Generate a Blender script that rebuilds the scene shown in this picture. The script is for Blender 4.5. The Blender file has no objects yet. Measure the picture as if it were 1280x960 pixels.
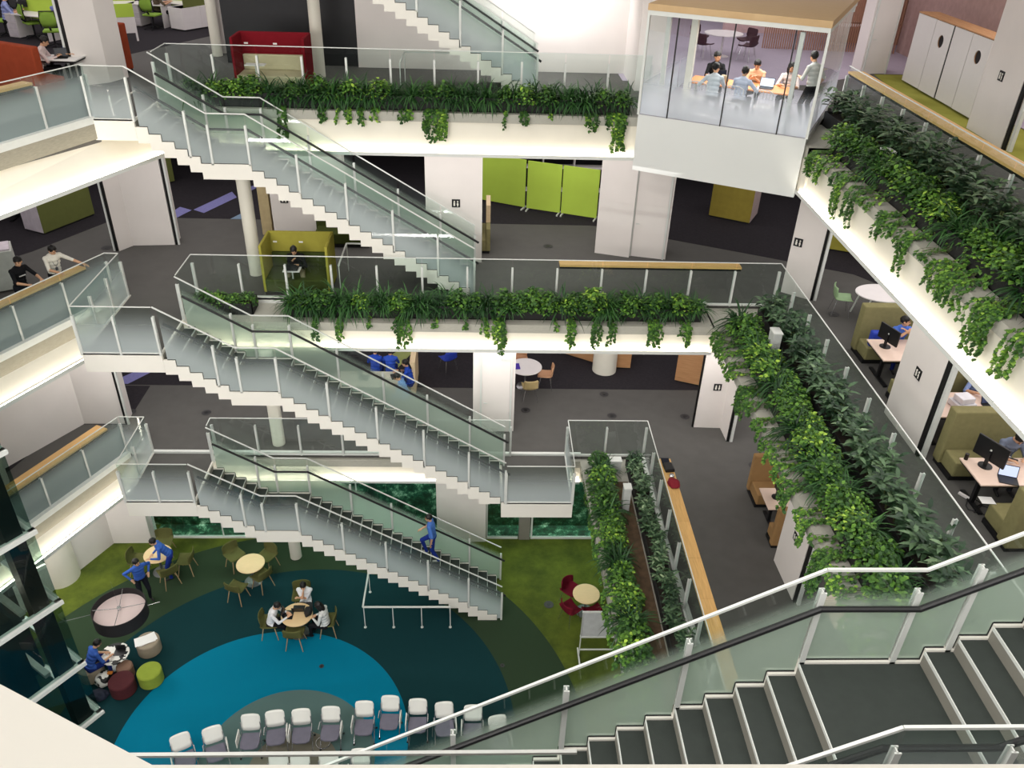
import bpy, bmesh, math, random
import numpy as np
from mathutils import Vector, Matrix
random.seed(7)
D2R = math.pi/180
col = bpy.context.scene.collection
# ------------------------------------------------------------ camera model (1280x960 frame)
FPX = 1035.0
_p, _r, _yaw = 32.42*D2R, -1.989*D2R, 2.676*D2R
def _axes():
    f = Vector((0, math.cos(_p), -math.sin(_p))); d = Vector((0, -math.sin(_p), -math.cos(_p))); rt = Vector((1, 0, 0))
    c, s = math.cos(_r), math.sin(_r)
    a = [c*rt+s*d, -s*rt+c*d, f]
    cy, sy = math.cos(_yaw), math.sin(_yaw)
    return [Vector((cy*v.x+sy*v.y, -sy*v.x+cy*v.y, v.z)) for v in a]
RT, DN, FW = _axes()
CAMZ = 18.06
def ray(u, v): return RT*(u-640)+DN*(v-480)+FW*FPX
def at(u, v, z):
    """point of the photograph that lies at height z"""
    w = ray(u, v); t = (z-CAMZ)/w.z
    return (w.x*t, w.y*t)
def aty(u, v, Y):
    w = ray(u, v); t = Y/w.y
    return (w.x*t, CAMZ+w.z*t)
cam = bpy.data.cameras.new('camera'); cam.sensor_width = 36; cam.lens = FPX/1280*36; cam.clip_end = 200; cam.clip_start = .05
camo = bpy.data.objects.new('camera', cam); col.objects.link(camo)
m = Matrix((( RT.x, -DN.x, -FW.x, 0), (RT.y, -DN.y, -FW.y, 0), (RT.z, -DN.z, -FW.z, CAMZ), (0, 0, 0, 1)))
camo.matrix_world = m
bpy.context.scene.camera = camo
F = [0, 4.26, 8.52, 12.78, 17.04]
RUN, RISE = .269, .16385
# ------------------------------------------------------------ materials
MATS = {}
def srgb(c):
    return tuple(((x/255)/12.92 if x/255 <= .04045 else (((x/255)+.055)/1.055)**2.4) for x in c)+(1,)
def nodes(name):
    mt = bpy.data.materials.new(name); mt.use_nodes = True
    nt = mt.node_tree; b = nt.nodes['Principled BSDF']
    return mt, nt, b
def mat(name, rgb, rough=.6, metal=0, var=.08, scale=6, bump=0, bscale=60, spec=.4, emit=None, es=0, stretch=None, rgb2=None):
    if name in MATS: return MATS[name]
    mt, nt, b = nodes(name)
    b.inputs['Roughness'].default_value = rough; b.inputs['Metallic'].default_value = metal
    b.inputs['Specular IOR Level'].default_value = spec
    c = srgb(rgb)
    tc = nt.nodes.new('ShaderNodeTexCoord')
    mp = nt.nodes.new('ShaderNodeMapping'); nt.links.new(tc.outputs['Object'], mp.inputs['Vector'])
    if stretch: mp.inputs['Scale'].default_value = stretch
    nz = nt.nodes.new('ShaderNodeTexNoise'); nz.inputs['Scale'].default_value = scale; nz.inputs['Detail'].default_value = 5
    nt.links.new(mp.outputs['Vector'], nz.inputs['Vector'])
    rp = nt.nodes.new('ShaderNodeValToRGB')
    c2 = srgb(rgb2) if rgb2 else tuple(min(1, x*(1+var)) for x in c[:3])+(1,)
    c1 = c if rgb2 else tuple(x*(1-var) for x in c[:3])+(1,)
    rp.color_ramp.elements[0].position = .32; rp.color_ramp.elements[1].position = .68
    rp.color_ramp.elements[0].color = c1; rp.color_ramp.elements[1].color = c2
    nt.links.new(nz.outputs['Fac'], rp.inputs['Fac']); nt.links.new(rp.outputs['Color'], b.inputs['Base Color'])
    if bump:
        n2 = nt.nodes.new('ShaderNodeTexNoise'); n2.inputs['Scale'].default_value = bscale
        nt.links.new(mp.outputs['Vector'], n2.inputs['Vector'])
        bp = nt.nodes.new('ShaderNodeBump'); bp.inputs['Strength'].default_value = bump; bp.inputs['Distance'].default_value = .01
        nt.links.new(n2.outputs['Fac'], bp.inputs['Height']); nt.links.new(bp.outputs['Normal'], b.inputs['Normal'])
    if emit:
        b.inputs['Emission Color'].default_value = srgb(emit); b.inputs['Emission Strength'].default_value = es
    MATS[name] = mt; return mt
def glass_mat(name, frost, tint=(.86, .94, .91), frost_rgb=(214, 226, 222), top=.8, bot=.4, maxf=.9):
    """thin pane; frost film fading out with height, read from the pane's own UV height"""
    if name in MATS: return MATS[name]
    mt = bpy.data.materials.new(name); mt.use_nodes = True; nt = mt.node_tree; nt.nodes.clear()
    N = nt.nodes.new; L = nt.links.new
    out = N('ShaderNodeOutputMaterial')
    tr = N('ShaderNodeBsdfTransparent'); tr.inputs['Color'].default_value = tint+(1,)
    gl = N('ShaderNodeBsdfGlossy'); gl.inputs['Roughness'].default_value = .02; gl.inputs['Color'].default_value = (1, 1, 1, 1)
    # thin pane: the same weak mirror from either side
    ge = N('ShaderNodeNewGeometry'); dt = N('ShaderNodeVectorMath'); dt.operation = 'DOT_PRODUCT'; L(ge.outputs['Normal'], dt.inputs[0]); L(ge.outputs['Incoming'], dt.inputs[1])
    ab = N('ShaderNodeMath'); ab.operation = 'ABSOLUTE'; L(dt.outputs['Value'], ab.inputs[0])
    iv = N('ShaderNodeMath'); iv.operation = 'SUBTRACT'; iv.inputs[0].default_value = 1; L(ab.outputs[0], iv.inputs[1])
    pw = N('ShaderNodeMath'); pw.operation = 'POWER'; L(iv.outputs[0], pw.inputs[0]); pw.inputs[1].default_value = 5
    fr = N('ShaderNodeMath'); fr.operation = 'MULTIPLY_ADD'; L(pw.outputs[0], fr.inputs[0]); fr.inputs[1].default_value = .8; fr.inputs[2].default_value = .05
    mx = N('ShaderNodeMixShader'); L(fr.outputs[0], mx.inputs[0]); L(tr.outputs[0], mx.inputs[1]); L(gl.outputs[0], mx.inputs[2])
    last = mx
    if frost:
        df = N('ShaderNodeBsdfDiffuse'); df.inputs['Color'].default_value = srgb(frost_rgb)
        tl = N('ShaderNodeBsdfTranslucent'); tl.inputs['Color'].default_value = srgb(frost_rgb)
        ms = N('ShaderNodeMixShader'); ms.inputs[0].default_value = .5; L(df.outputs[0], ms.inputs[1]); L(tl.outputs[0], ms.inputs[2])
        uv = N('ShaderNodeUVMap'); sp = N('ShaderNodeSeparateXYZ'); L(uv.outputs[0], sp.inputs[0])
        mr = N('ShaderNodeMapRange'); mr.interpolation_type = 'SMOOTHSTEP'
        mr.inputs['From Min'].default_value = bot; mr.inputs['From Max'].default_value = top
        mr.inputs['To Min'].default_value = maxf; mr.inputs['To Max'].default_value = 0
        L(sp.outputs['Y'], mr.inputs['Value'])
        m2 = N('ShaderNodeMixShader'); L(mr.outputs[0], m2.inputs[0]); L(mx.outputs[0], m2.inputs[1]); L(ms.outputs[0], m2.inputs[2])
        last = m2
    L(last.outputs[0], out.inputs['Surface'])
    MATS[name] = mt; return mt
def emis(name, rgb, s):
    if name in MATS: return MATS[name]
    mt = bpy.data.materials.new(name); mt.use_nodes = True; nt = mt.node_tree; nt.nodes.clear()
    o = nt.nodes.new('ShaderNodeOutputMaterial'); e = nt.nodes.new('ShaderNodeEmission')
    e.inputs[0].default_value = srgb(rgb); e.inputs[1].default_value = s; nt.links.new(e.outputs[0], o.inputs[0])
    MATS[name] = mt; return mt
white = mat('white_paint', (232, 228, 219), .55, var=.02, scale=2)
pier_m = mat('pier_paint', (228, 221, 217), .6, var=.02, scale=1.5)
cream = mat('fascia_paint', (226, 221, 208), .5, var=.02, scale=2)
conc_l = mat('edge_concrete', (150, 145, 130), .7, var=.12, scale=3, stretch=(3, 3, 30), bump=.2)
conc = mat('board_marked_concrete', (172, 170, 160), .6, var=.10, scale=5, stretch=(3, 30, 30), bump=.2)
metal_w = mat('white_metal', (216, 218, 214), .35, var=.02)
alu = mat('brushed_aluminium', (214, 216, 212), .4, .1, var=.03)
black = mat('black_strip', (14, 14, 15), .5, var=.05)
dkfloor = mat('dark_carpet', (48, 45, 49), .95, var=.12, scale=14, bump=.4, bscale=250, spec=.1)
ltfloor = mat('grey_walkway', (88, 86, 84), .8, var=.05, scale=3, bump=.2, bscale=200, spec=.25)
tread_m = mat('tread_vinyl', (58, 63, 60), .75, var=.05, scale=8, bump=.2, bscale=200, spec=.2)
riser_m = mat('riser_paint', (132, 129, 120), .6, var=.03)
wood = mat('oak_veneer', (206, 160, 98), .45, scale=3, stretch=(1, 14, 14), rgb2=(226, 182, 118), bump=.05)
paleoak = mat('pale_oak', (216, 190, 152), .5, scale=3, stretch=(14, 1, 14), rgb2=(229, 205, 168))
walnut = mat('brown_wood', (170, 124, 84), .5, scale=2, stretch=(1, 10, 20), rgb2=(190, 144, 102))
deskwhite = mat('desk_laminate', (232, 226, 226), .4, var=.02)
beigetop = mat('beech_tabletop', (226, 196, 150), .45, var=.04, stretch=(1, 9, 1))
black_plastic = mat('black_plastic', (22, 22, 24), .45, var=.1)
chrome = mat('chrome', (205, 205, 208), .2, .9, var=.02)
soil = mat('soil', (38, 30, 24), .95, var=.3, scale=20, bump=.6)
potm = mat('planter_black', (30, 30, 30), .7, var=.1)
led = emis('led_strip', (255, 244, 226), 22)
g_stair = glass_mat('stair_glass', True, top=1.0, bot=.12, maxf=.84, frost_rgb=(206, 216, 218))
g_far = glass_mat('stair_far_glass', True, top=.84, bot=.55, maxf=.78, frost_rgb=(184, 204, 190))
g_clear = glass_mat('clear_glass', False)
g_bal = glass_mat('balcony_glass', True, top=1.02, bot=.55, maxf=.86, frost_rgb=(172, 188, 188))
g_room = glass_mat('room_glass', True, top=.46, bot=.08, maxf=.95, frost_rgb=(226, 232, 240), tint=(.93, .96, .96))
g_wall = glass_mat('garden_glass', False, tint=(.75, .85, .8))
# ------------------------------------------------------------ mesh builder
class MB:
    def __init__(s): s.v = []; s.f = []; s.mi = []; s.uv = {}
    def quad(s, pts, mi=0, uv=None):
        i = len(s.v); s.v += [tuple(p) for p in pts]; s.f.append(tuple(range(i, i+len(pts)))); s.mi.append(mi)
        if uv: s.uv[len(s.f)-1] = uv
    def box(s, x0, y0, z0, x1, y1, z1, mi=0):
        s.prism([(x0, y0), (x1, y0), (x1, y1), (x0, y1)], z0, z1, mi)
    def prism(s, poly, z0, z1, mi=0, mt=None):
        a = sum(poly[i][0]*poly[(i+1) % len(poly)][1]-poly[(i+1) % len(poly)][0]*poly[i][1] for i in range(len(poly)))
        if a < 0: poly = poly[::-1]
        n = len(poly); i = len(s.v)
        s.v += [(p[0], p[1], z0) for p in poly]+[(p[0], p[1], z1) for p in poly]
        s.f.append(tuple(i+n-1-k for k in range(n))); s.mi.append(mi)
        s.f.append(tuple(i+n+k for k in range(n))); s.mi.append(mi if mt is None else mt)
        for k in range(n):
            s.f.append((i+k, i+(k+1) % n, i+n+(k+1) % n, i+n+k)); s.mi.append(mi)
    def beam(s, a, b, w, h, mi=0, up=(0, 0, 1)):
        """rectangular bar from a to b, w wide, h high (centred)"""
        a, b, up = Vector(a), Vector(b), Vector(up)
        d = (b-a).normalized(); sd = d.cross(up)
        if sd.length < 1e-4: sd = d.cross(Vector((1, 0, 0)))
        sd.normalize(); u = sd.cross(d)
        i = len(s.v)
        for p in (a, b):
            for k, l in ((-1, -1), (1, -1), (1, 1), (-1, 1)): s.v.append(tuple(p+sd*(k*w/2)+u*(l*h/2)))
        for q in ((3, 2, 1, 0), (4, 5, 6, 7), (0, 1, 5, 4), (1, 2, 6, 5), (2, 3, 7, 6), (3, 0, 4, 7)):
            s.f.append(tuple(i+k for k in q)); s.mi.append(mi)
    def tube(s, pts, r, n=8, mi=0, r2=None):
        pts = [Vector(p) for p in pts]; rings = []
        for k, p in enumerate(pts):
            d = (pts[min(k+1, len(pts)-1)]-pts[max(k-1, 0)]).normalized()
            a = d.cross(Vector((0, 0, 1)))
            if a.length < .05: a = d.cross(Vector((1, 0, 0)))
            a.normalize(); b = d.cross(a)
            rr = r if r2 is None else r+(r2-r)*k/(len(pts)-1)
            i = len(s.v); rings.append(i)
            for j in range(n):
                t = 2*math.pi*j/n; s.v.append(tuple(p+a*(rr*math.cos(t))+b*(rr*math.sin(t))))
        for k in range(len(pts)-1):
            for j in range(n):
                s.f.append((rings[k]+j, rings[k]+(j+1) % n, rings[k+1]+(j+1) % n, rings[k+1]+j)); s.mi.append(mi)
        s.f.append(tuple(rings[0]+n-1-j for j in range(n))); s.mi.append(mi)
        s.f.append(tuple(rings[-1]+j for j in range(n))); s.mi.append(mi)
    def lathe(s, prof, c=(0, 0, 0), n=32, mi=0):
        """closed profile of (r, z) from bottom to top"""
        i = len(s.v); m = len(prof)
        for r, z in prof:
            for j in range(n):
                t = 2*math.pi*j/n; s.v.append((c[0]+r*math.cos(t), c[1]+r*math.sin(t), c[2]+z))
        for k in range(m-1):
            for j in range(n):
                s.f.append((i+k*n+j, i+k*n+(j+1) % n, i+(k+1)*n+(j+1) % n, i+(k+1)*n+j)); s.mi.append(mi)
        s.f.append(tuple(i+n-1-j for j in range(n))); s.mi.append(mi)
        s.f.append(tuple(i+(m-1)*n+j for j in range(n))); s.mi.append(mi)
    def cyl(s, c, r, z0, z1, n=32, mi=0, bev=0):
        if bev: s.lathe([(r-bev, z0), (r, z0+bev), (r, z1-bev), (r-bev, z1)], (c[0], c[1], 0), n, mi)
        else: s.lathe([(r, z0), (r, z1)], (c[0], c[1], 0), n, mi)
    def build(s, name, mats, parent=None, smooth=False, bevel=0, loc=None, rz=None):
        me = bpy.data.meshes.new(name); me.from_pydata(s.v, [], s.f)
        if not isinstance(mats, (list, tuple)): mats = [mats]
        for mt in mats: me.materials.append(mt)
        if len(mats) > 1: me.polygons.foreach_set('material_index', s.mi)
        if s.uv:
            ul = me.uv_layers.new(name='UVMap')
            for fi, u in s.uv.items():
                p = me.polygons[fi]
                for k, li in enumerate(p.loop_indices): ul.data[li].uv = u[k]
        if smooth: me.polygons.foreach_set('use_smooth', [True]*len(me.polygons))
        me.update()
        o = bpy.data.objects.new(name, me); col.objects.link(o)
        if smooth and smooth != 'all':
            try: me.set_sharp_from_angle(angle=.7)
            except Exception: pass
        if bevel:
            b = o.modifiers.new('bevel', 'BEVEL'); b.width = bevel; b.segments = 2; b.limit_method = 'ANGLE'
        if parent: o.parent = parent
        if loc is not None: o.location = loc
        if rz is not None: o.rotation_euler = (0, 0, rz)
        return o
def tag(o, label=None, cat=None, group=None, kind=None):
    if label: o['label'] = label
    if cat: o['category'] = cat
    if group: o['group'] = group
    if kind: o['kind'] = kind
    return o
def thing(name, label, cat, loc=(0, 0, 0), rz=0, group=None):
    o = bpy.data.objects.new(name, None); o.empty_display_size = .1; col.objects.link(o)
    o.location = loc; o.rotation_euler = (0, 0, rz)
    return tag(o, label, cat, group)
def struct(name, mb, mt, **k):
    return tag(mb.build(name, mt, **k), kind='structure')
def dup(root, loc=None, rz=None, label=None, group=None):
    r = root.copy(); col.objects.link(r)
    if loc is not None: r.location = loc
    if rz is not None: r.rotation_euler = (0, 0, rz)
    if label: r['label'] = label
    if group: r['group'] = group
    for ch in list(root.children):
        c = ch.copy(); col.objects.link(c); c.parent = r
        for g in ch.children:
            d = g.copy(); col.objects.link(d); d.parent = c
    return r
# ============================================================ THE SETTING
def carpet_mat():
    mt, nt, b = nodes('ground_carpet'); N = nt.nodes.new; L = nt.links.new
    b.inputs['Roughness'].default_value = .95; b.inputs['Specular IOR Level'].default_value = .1
    geo = N('ShaderNodeNewGeometry')
    nz = N('ShaderNodeTexNoise'); nz.inputs['Scale'].default_value = .9; nz.inputs['Detail'].default_value = 8; nz.inputs['Roughness'].default_value = .7
    L(geo.outputs['Position'], nz.inputs['Vector'])
    rp = N('ShaderNodeValToRGB'); e = rp.color_ramp.elements
    e[0].position = .35; e[0].color = srgb((62, 74, 30)); e[1].position = .68; e[1].color = srgb((96, 108, 40))
    L(nz.outputs['Fac'], rp.inputs['Fac'])
    last = rp.outputs['Color']
    for (cx, cy, r, rgb) in ((-4.98, 11.78, 7.77, (46, 62, 44)), (-4.63, 12.39, 5.61, (18, 52, 56)), (-5.11, 12.18, 3.48, (0, 112, 142)),
                             (-4.44, 11.71, 2.06, (84, 108, 106)), (-4.25, 11.55, 1.05, (116, 112, 100))):
        vd = N('ShaderNodeVectorMath'); vd.operation = 'DISTANCE'; L(geo.outputs['Position'], vd.inputs[0]); vd.inputs[1].default_value = (cx, cy, 0)
        lt = N('ShaderNodeMath'); lt.operation = 'LESS_THAN'; L(vd.outputs['Value'], lt.inputs[0]); lt.inputs[1].default_value = r
        mx = N('ShaderNodeMix'); mx.data_type = 'RGBA'; L(lt.outputs[0], mx.inputs[0]); L(last, mx.inputs[6]); mx.inputs[7].default_value = srgb(rgb)
        last = mx.outputs[2]
    L(last, b.inputs['Base Color'])
    n2 = N('ShaderNodeTexNoise'); n2.inputs['Scale'].default_value = 180; L(geo.outputs['Position'], n2.inputs['Vector'])
    bp = N('ShaderNodeBump'); bp.inputs['Strength'].default_value = .4; bp.inputs['Distance'].default_value = .01
    L(n2.outputs['Fac'], bp.inputs['Height']); L(bp.outputs['Normal'], b.inputs['Normal'])
    return mt
mb = MB(); mb.box(-24, -6, -.3, 26, 46, 0); struct('floor', mb, carpet_mat())

# outline of the opening on every storey: left balcony line, far edge, right edge
VOID = {  # left near, left far corner, far Y of rail, right X of rail, near Y
    1: dict(left=((-13.06, 10.2), (-9.42, 18.05)), yf=18.05, xr=4.52, lip=17.9, lipx=None),
    2: dict(left=((-12.5, 11.78), (-9.1, 18.86)), yf=18.9, xr=7.52, lip=17.85, lipx=5.76),
    3: dict(left=((-12.0, 12.12), (-8.8, 19.45)), yf=21.9, xr=9.1, lip=20.92, lipx=7.45),
}
YN = 2.75
def soff(k): return F[k]-(1.15 if k == 3 else .82)
soffit = mat('ceiling_paint', (206, 202, 194), .7, var=.02)
def slab(k):
    V = VOID[k]; (l0, l1) = V['left']; yf, xr, z = V['yf'], V['xr'], F[k]
    dx = (l1[0]-l0[0])/(l1[1]-l0[1])
    lx = lambda y: l1[0]+(y-l1[1])*dx
    zb = soff(k)
    top = MB()
    top.prism([(-24, YN), (lx(YN), YN), l1, (l1[0], yf), (-24, yf)], zb, z)
    top.box(-24, yf, zb, 26, 46, z)
    top.box(xr, YN, zb, 26, yf, z)
    top.box(-24, -6, zb, 26, YN, z)
    # bridge landings of the stairs
    return top, lx
# landing extents (x0, x1, y0, y1)
LAND = {1: [(-8.76, -7.05, 16.05, 18.1), (.585, 2.4, 16.05, 18.1)],
        2: [(-8.78, -7.05, 16.05, 18.95), (-4.2, -2.1, 2.7, 5.1)],
        3: [(-8.82, -7.88, 19.25, 21.95), (5.5, 9.2, 3.5, 5.1)]}
for k in (1, 2, 3):
    mb, lx = slab(k); V = VOID[k]; z = F[k]
    struct('floor', mb, ltfloor if k < 3 else ltfloor)
    c = MB(); zb = soff(k)
    c.box(-24, V['yf'], zb-.02, 26, 46, zb-.001)
    c.box(V['xr'], YN, zb-.02, 26, V['yf'], zb-.001)
    c.prism([(-24, YN), (lx(YN), YN), V['left'][1], (V['left'][1][0], V['yf']), (-24, V['yf'])], zb-.02, zb-.001)
    struct('ceiling', c, soffit)
    for (x0, x1, y0, y1) in LAND[k]:
        g = MB(); g.box(x0+.03, y0+.03, z-.3, x1-.03, y1-.01, z+.002); struct('floor', g, ltfloor)
        g = MB()
        for (a, b, cc, d) in ((x0, x1, y0, y0+.04), (x0, x0+.04, y0+.04, y1), (x1-.04, x1, y0+.04, y1)):
            g.box(a, cc, z-.45, b, d, z+.03)
        g.box(x0+.005, y0+.005, z-.445, x1-.005, y1-.01, z-.3)
        struct('trim_landing', g, white)
    # left balcony: kerb, board-marked edge, sloping fascia, light trough
    l0, l1 = V['left']; d = Vector((l1[0]-l0[0], l1[1]-l0[1])).normalized(); nrm = Vector((d.y, -d.x))
    P = lambda p, o, zz: (p[0]+nrm.x*o, p[1]+nrm.y*o, zz)
    e = .47 if k != 1 else .3
    a, b = l0, l1
    if k == 3: b = (l1[0]+d.x*1.6, l1[1]+d.y*1.6)
    g = MB(); g.beam(P(l0, .04, z), P(l1, .04, z), .14, .16); struct('trim_kerb', g, metal_w)
    g = MB()
    g.quad([P(a, .10, z-.08), P(l1, .10, z-.08), P(l1, .10, z-.42), P(a, .10, z-.42)][::-1])
    struct('trim_fascia', g, conc_l)
    tz = soff(k)
    g = MB()
    g.quad([P(a, .10, z-.42), P(b, .10 if k != 3 else -.1, z-.42), P(b, e, tz), P(a, e, tz)][::-1])
    g.quad([P(a, .10, z-.42), P(b, .1, z-.42), P(b, 0, z-.42), P(a, 0, z-.42)])
    struct('trim_fascia', g, cream)
    g = MB(); g.quad([P(a, e-.02, tz), P(b, e-.02, tz), P(b, e+.13, tz), P(a, e+.13, tz)]); g.beam(P(a, e+.13, tz+.045), P(b, e+.13, tz+.045), .015, .09)
    g.beam(P(a, e, tz+.02), P(b, e, tz+.02), .03, .06)
    struct('trim_light_trough', g, metal_w)
    o = struct('trim_led_strip', (lambda q: (q.beam(P(a, e+.07, tz+.05), P(b, e+.07, tz+.05), .05, .02), q)[1])(MB()), led)
# fascias along far and right edges
def fascia(x0, y0, x1, y1, z, drop, inward, ledge, name='trim_fascia', brk=0, trough=True):
    """straight edge from (x0,y0) to (x1,y1) at the lip; inward = unit vector towards the void; ledge = depth back to the rail kerb"""
    n = Vector(inward); a = Vector((x0, y0)); b = Vector((x1, y1))
    P = lambda p, o, zz: (p.x+n.x*o, p.y+n.y*o, zz)
    def bar(o0, o1, z0, z1):
        q = [P(a, o0, 0)[:2], P(b, o0, 0)[:2], P(b, o1, 0)[:2], P(a, o1, 0)[:2]]
        g.prism(q, z0, z1)
    g = MB(); bar(-ledge, 0, z-.32, z-.10); struct('trim_ledge', g, conc)
    g = MB(); bar(-ledge-.1, -ledge, z-.3, z+.06); struct('trim_kerb', g, metal_w)
    zt = z-drop
    g = MB(); bar(-.12 if trough else -.9, -.05 if trough else -.83, zt, z-.32); struct(name, g, cream)
    if not trough:
        g = MB(); bar(-ledge-.1, -.8, zt-.02, zt); struct('ceiling', g, soffit); return
    g = MB(); bar(-ledge-.1, -.12, zt-.02, zt); struct('ceiling', g, soffit)
    g = MB(); bar(-.12, .1, zt-.012, zt); bar(.088, .1, zt, zt+.07)
    L = (b-a).length; d = (b-a)/L
    k = .6
    while k < L:
        q = a+d*k; p0 = q-d*.012; p1 = q+d*.012
        g.prism([P(p0, .1, 0)[:2], P(p1, .1, 0)[:2], P(p1, .108, 0)[:2], P(p0, .108, 0)[:2]], zt-.012, zt+.1); k += 2.1
    struct('trim_light_trough', g, metal_w)
    g = MB(); bar(.02, .06, zt+.002, zt+.02); struct('trim_led_strip', g, led)
fascia(-8.1, 20.92, 4.3, 20.92, F[3], 1.15, (0, -1), .95)
fascia(-7.0, 17.85, 5.8, 17.85, F[2], .82, (0, -1), 1.0)
fascia(-9.42, 17.93, .84, 17.93, F[1], .8, (0, -1), .12)
fascia(.84, 17.93, 2.8, 17.93, F[1], .8, (0, -1), .12)
fascia(7.45, YN, 7.45, 18.6, F[3], 1.15, (-1, 0), 1.6)
fascia(5.76, YN, 5.76, 17.85, F[2], .82, (-1, 0), 1.72, trough=False)
fascia(3.05, 9.0, 2.78, 17.93, F[1], .8, (-1, 0), 1.6, trough=False)
for (x0, y0, x1, y1, z) in ((5.76, 17.85, 7.5, 18.9, F[2]), (2.8, 17.93, 4.5, 18.05, F[1]), (7.45, 18.4, 9.1, 21.9, F[3]), (4.3, 20.6, 9.1, 21.9, F[3])):
    g = MB(); g.box(x0, y0, z-.4, x1, y1, z-.1); struct('trim_ledge', g, conc)
    g = MB(); g.box(x0, y0, z-(1.15 if z > 12 else .82), x1, y1, z-.4); struct('trim_fascia', g, cream)
# near walkway edge under the viewer
g = MB(); g.prism([at(-700, 560, 17.04), at(0, 855, 17.04), at(190, 956, 17.04), at(1500, 955, 17.04), (3, -2), (-3, -2)], 16.7, 17.04); struct('floor', g, white)
# dark carpets
def zone(pts, z, mt, name='floor'):
    g = MB(); g.prism(pts, z+.001, z+.006); return struct(name, g, mt)
z = F[2]
zone([(-20, 8), (-15.5, 17.4), (-12.36, 21.54), (-11.0, 24.1), (-11.0, 45), (-23.9, 45), (-23.9, 8)], z, dkfloor)
zone([(-11.0, 24.24), (3.3, 24.2), (4.0, 24.1), (5.65, 23.21), (8.31, 21.95), (10.42, 20.88), (10.9, 20.2), (12.5, 15), (25.9, 15), (25.9, 45), (-11, 45)], z, dkfloor)
lil = mat('lilac_carpet', (128, 126, 178), .95, var=.08, scale=20, spec=.1)
ltblue = mat('pale_blue_carpet', (120, 140, 162), .95, var=.08, scale=20, spec=.1)
def pz(L, z, mt): zone([at(u, v, z) for u, v in L], z+.006, mt)
pz([(214, 266), (225, 259), (239.5, 263), (221, 272.5), (214, 273)], z, lil)
pz([(242, 262.5), (290, 240), (296, 247), (255, 266.5)], z, lil)
pz([(312, 234), (325, 229), (325, 233), (313, 239)], z, lil)
pz([(288, 274), (304, 266), (306, 274.3)], z, ltblue)
z = F[1]
zone([(-23.9, 21.46), (25.9, 21.44), (25.9, 45), (-23.9, 45)], z, dkfloor)
zone([at(144, 480, z), at(150, 473, z), at(170, 464, z), at(192, 464, z), at(160, 480, z)], z+.006, lil)
zone([at(490, 468, z), at(519, 437, z), at(500, 437, z), at(480, 450, z)], z+.006, mat('lime_carpet', (150, 158, 100), .95, spec=.1))
zone([(-23.9, 8), (-12.5, 16), (-11.6, 19.38), (-9.95, 19.38), (-9.95, 21.4), (-23.9, 21.4)], z, dkfloor)
z = F[3]
zone([(-23.9, 10), (-16, 16), (-13, 22), (-10.71, 26.04), (-9.09, 29.49), (-7.6, 33.5), (-7.6, 45), (-23.9, 45)], z, dkfloor)
limec = mat('lime_floor', (132, 132, 56), .9, scale=1.2, rgb2=(156, 156, 74), spec=.1)
zone([(11.3, 2), (11.3, 21), (12.0, 26.2), (13.4, 26.2), (13.2, 2)], z, limec)
zone([(11.3, 2), (13.2, 2), (13.2, 12.5), (25.9, 12.5), (25.9, 2)], z+.001, mat('olive_floor', (112, 110, 40), .9, scale=1.2, rgb2=(128, 126, 54), spec=.1))
lilfl = mat('lilac_floor', (176, 166, 182), .8, var=.03)
zone([(9.4, 24.5), (12.0, 26.3), (13.4, 26.3), (13.3, 20), (25.9, 20), (25.9, 45), (4, 45), (4, 24.5)], z, lilfl)
# glass-walled garden side of the ground floor
def green_mat():
    mt, nt, b = nodes('night_foliage'); N = nt.nodes.new; L = nt.links.new
    tc = N('ShaderNodeTexCoord'); nz = N('ShaderNodeTexNoise'); nz.inputs['Scale'].default_value = 2.6; nz.inputs['Detail'].default_value = 12; nz.inputs['Roughness'].default_value = .75
    L(tc.outputs['Object'], nz.inputs['Vector'])
    rp = N('ShaderNodeValToRGB'); e = rp.color_ramp.elements
    e[0].position = .42; e[0].color = srgb((10, 36, 26)); e[1].position = .66; e[1].color = srgb((226, 240, 222))
    x = rp.color_ramp.elements.new(.52); x.color = srgb((32, 84, 62)); x = rp.color_ramp.elements.new(.57); x.color = srgb((104, 150, 124))
    L(nz.outputs['Fac'], rp.inputs['Fac']); L(rp.outputs['Color'], b.inputs['Base Color']); b.inputs['Roughness'].default_value = .6
    return mt
grm = green_mat()
g = MB(); g.box(-9.98, 19.42, .0, 8, 19.95, .012); struct('ground_garden', g, grm)
g = MB(); g.box(-13, 19.96, 0, 14, 20.05, 3.44)
wg = struct('wall_garden_hedge', g, grm)
for (x0, x1, nm) in ((-9.98, -1.26, 'window_1'), (.25, 1.25, 'window_2'), (1.65, 8, 'window_3')):
    w = MB(); w.box(x0, 19.36, .06, x1, 19.38, 3.44)
    o = struct(nm, w, g_wall)
    w = MB(); w.box(x0, 19.33, 0, x1, 19.41, .06); w.box(x0, 19.33, .06, x0+.05, 19.41, 3.44)
    q = x0+2.1
    while q < x1-.5: w.box(q, 19.35, .06, q+.03, 19.39, 3.44); q += 2.1
    struct('window_frame', w, metal_w, parent=None)
# piers and walls  (poly, z0, storey, name)
def pier(poly, k, name='wall_pier', mt=None, top=None, z0=None):
    g = MB(); g.prism(poly, F[k] if z0 is None else z0, (soff(k+1) if k < 3 else 16.6) if top is None else top)
    return struct(name, g, mt or pier_m)
def strip(p, w, d, k, mt=black, top=None, name='trim_track'):
    """narrow vertical strip against a pier, p = its centre"""
    g = MB(); g.box(p[0]-w/2, p[1]-d/2, F[k], p[0]+w/2, p[1]+d/2, top or (soff(k+1) if k < 3 else 16.6)); return struct(name, g, mt)
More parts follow.
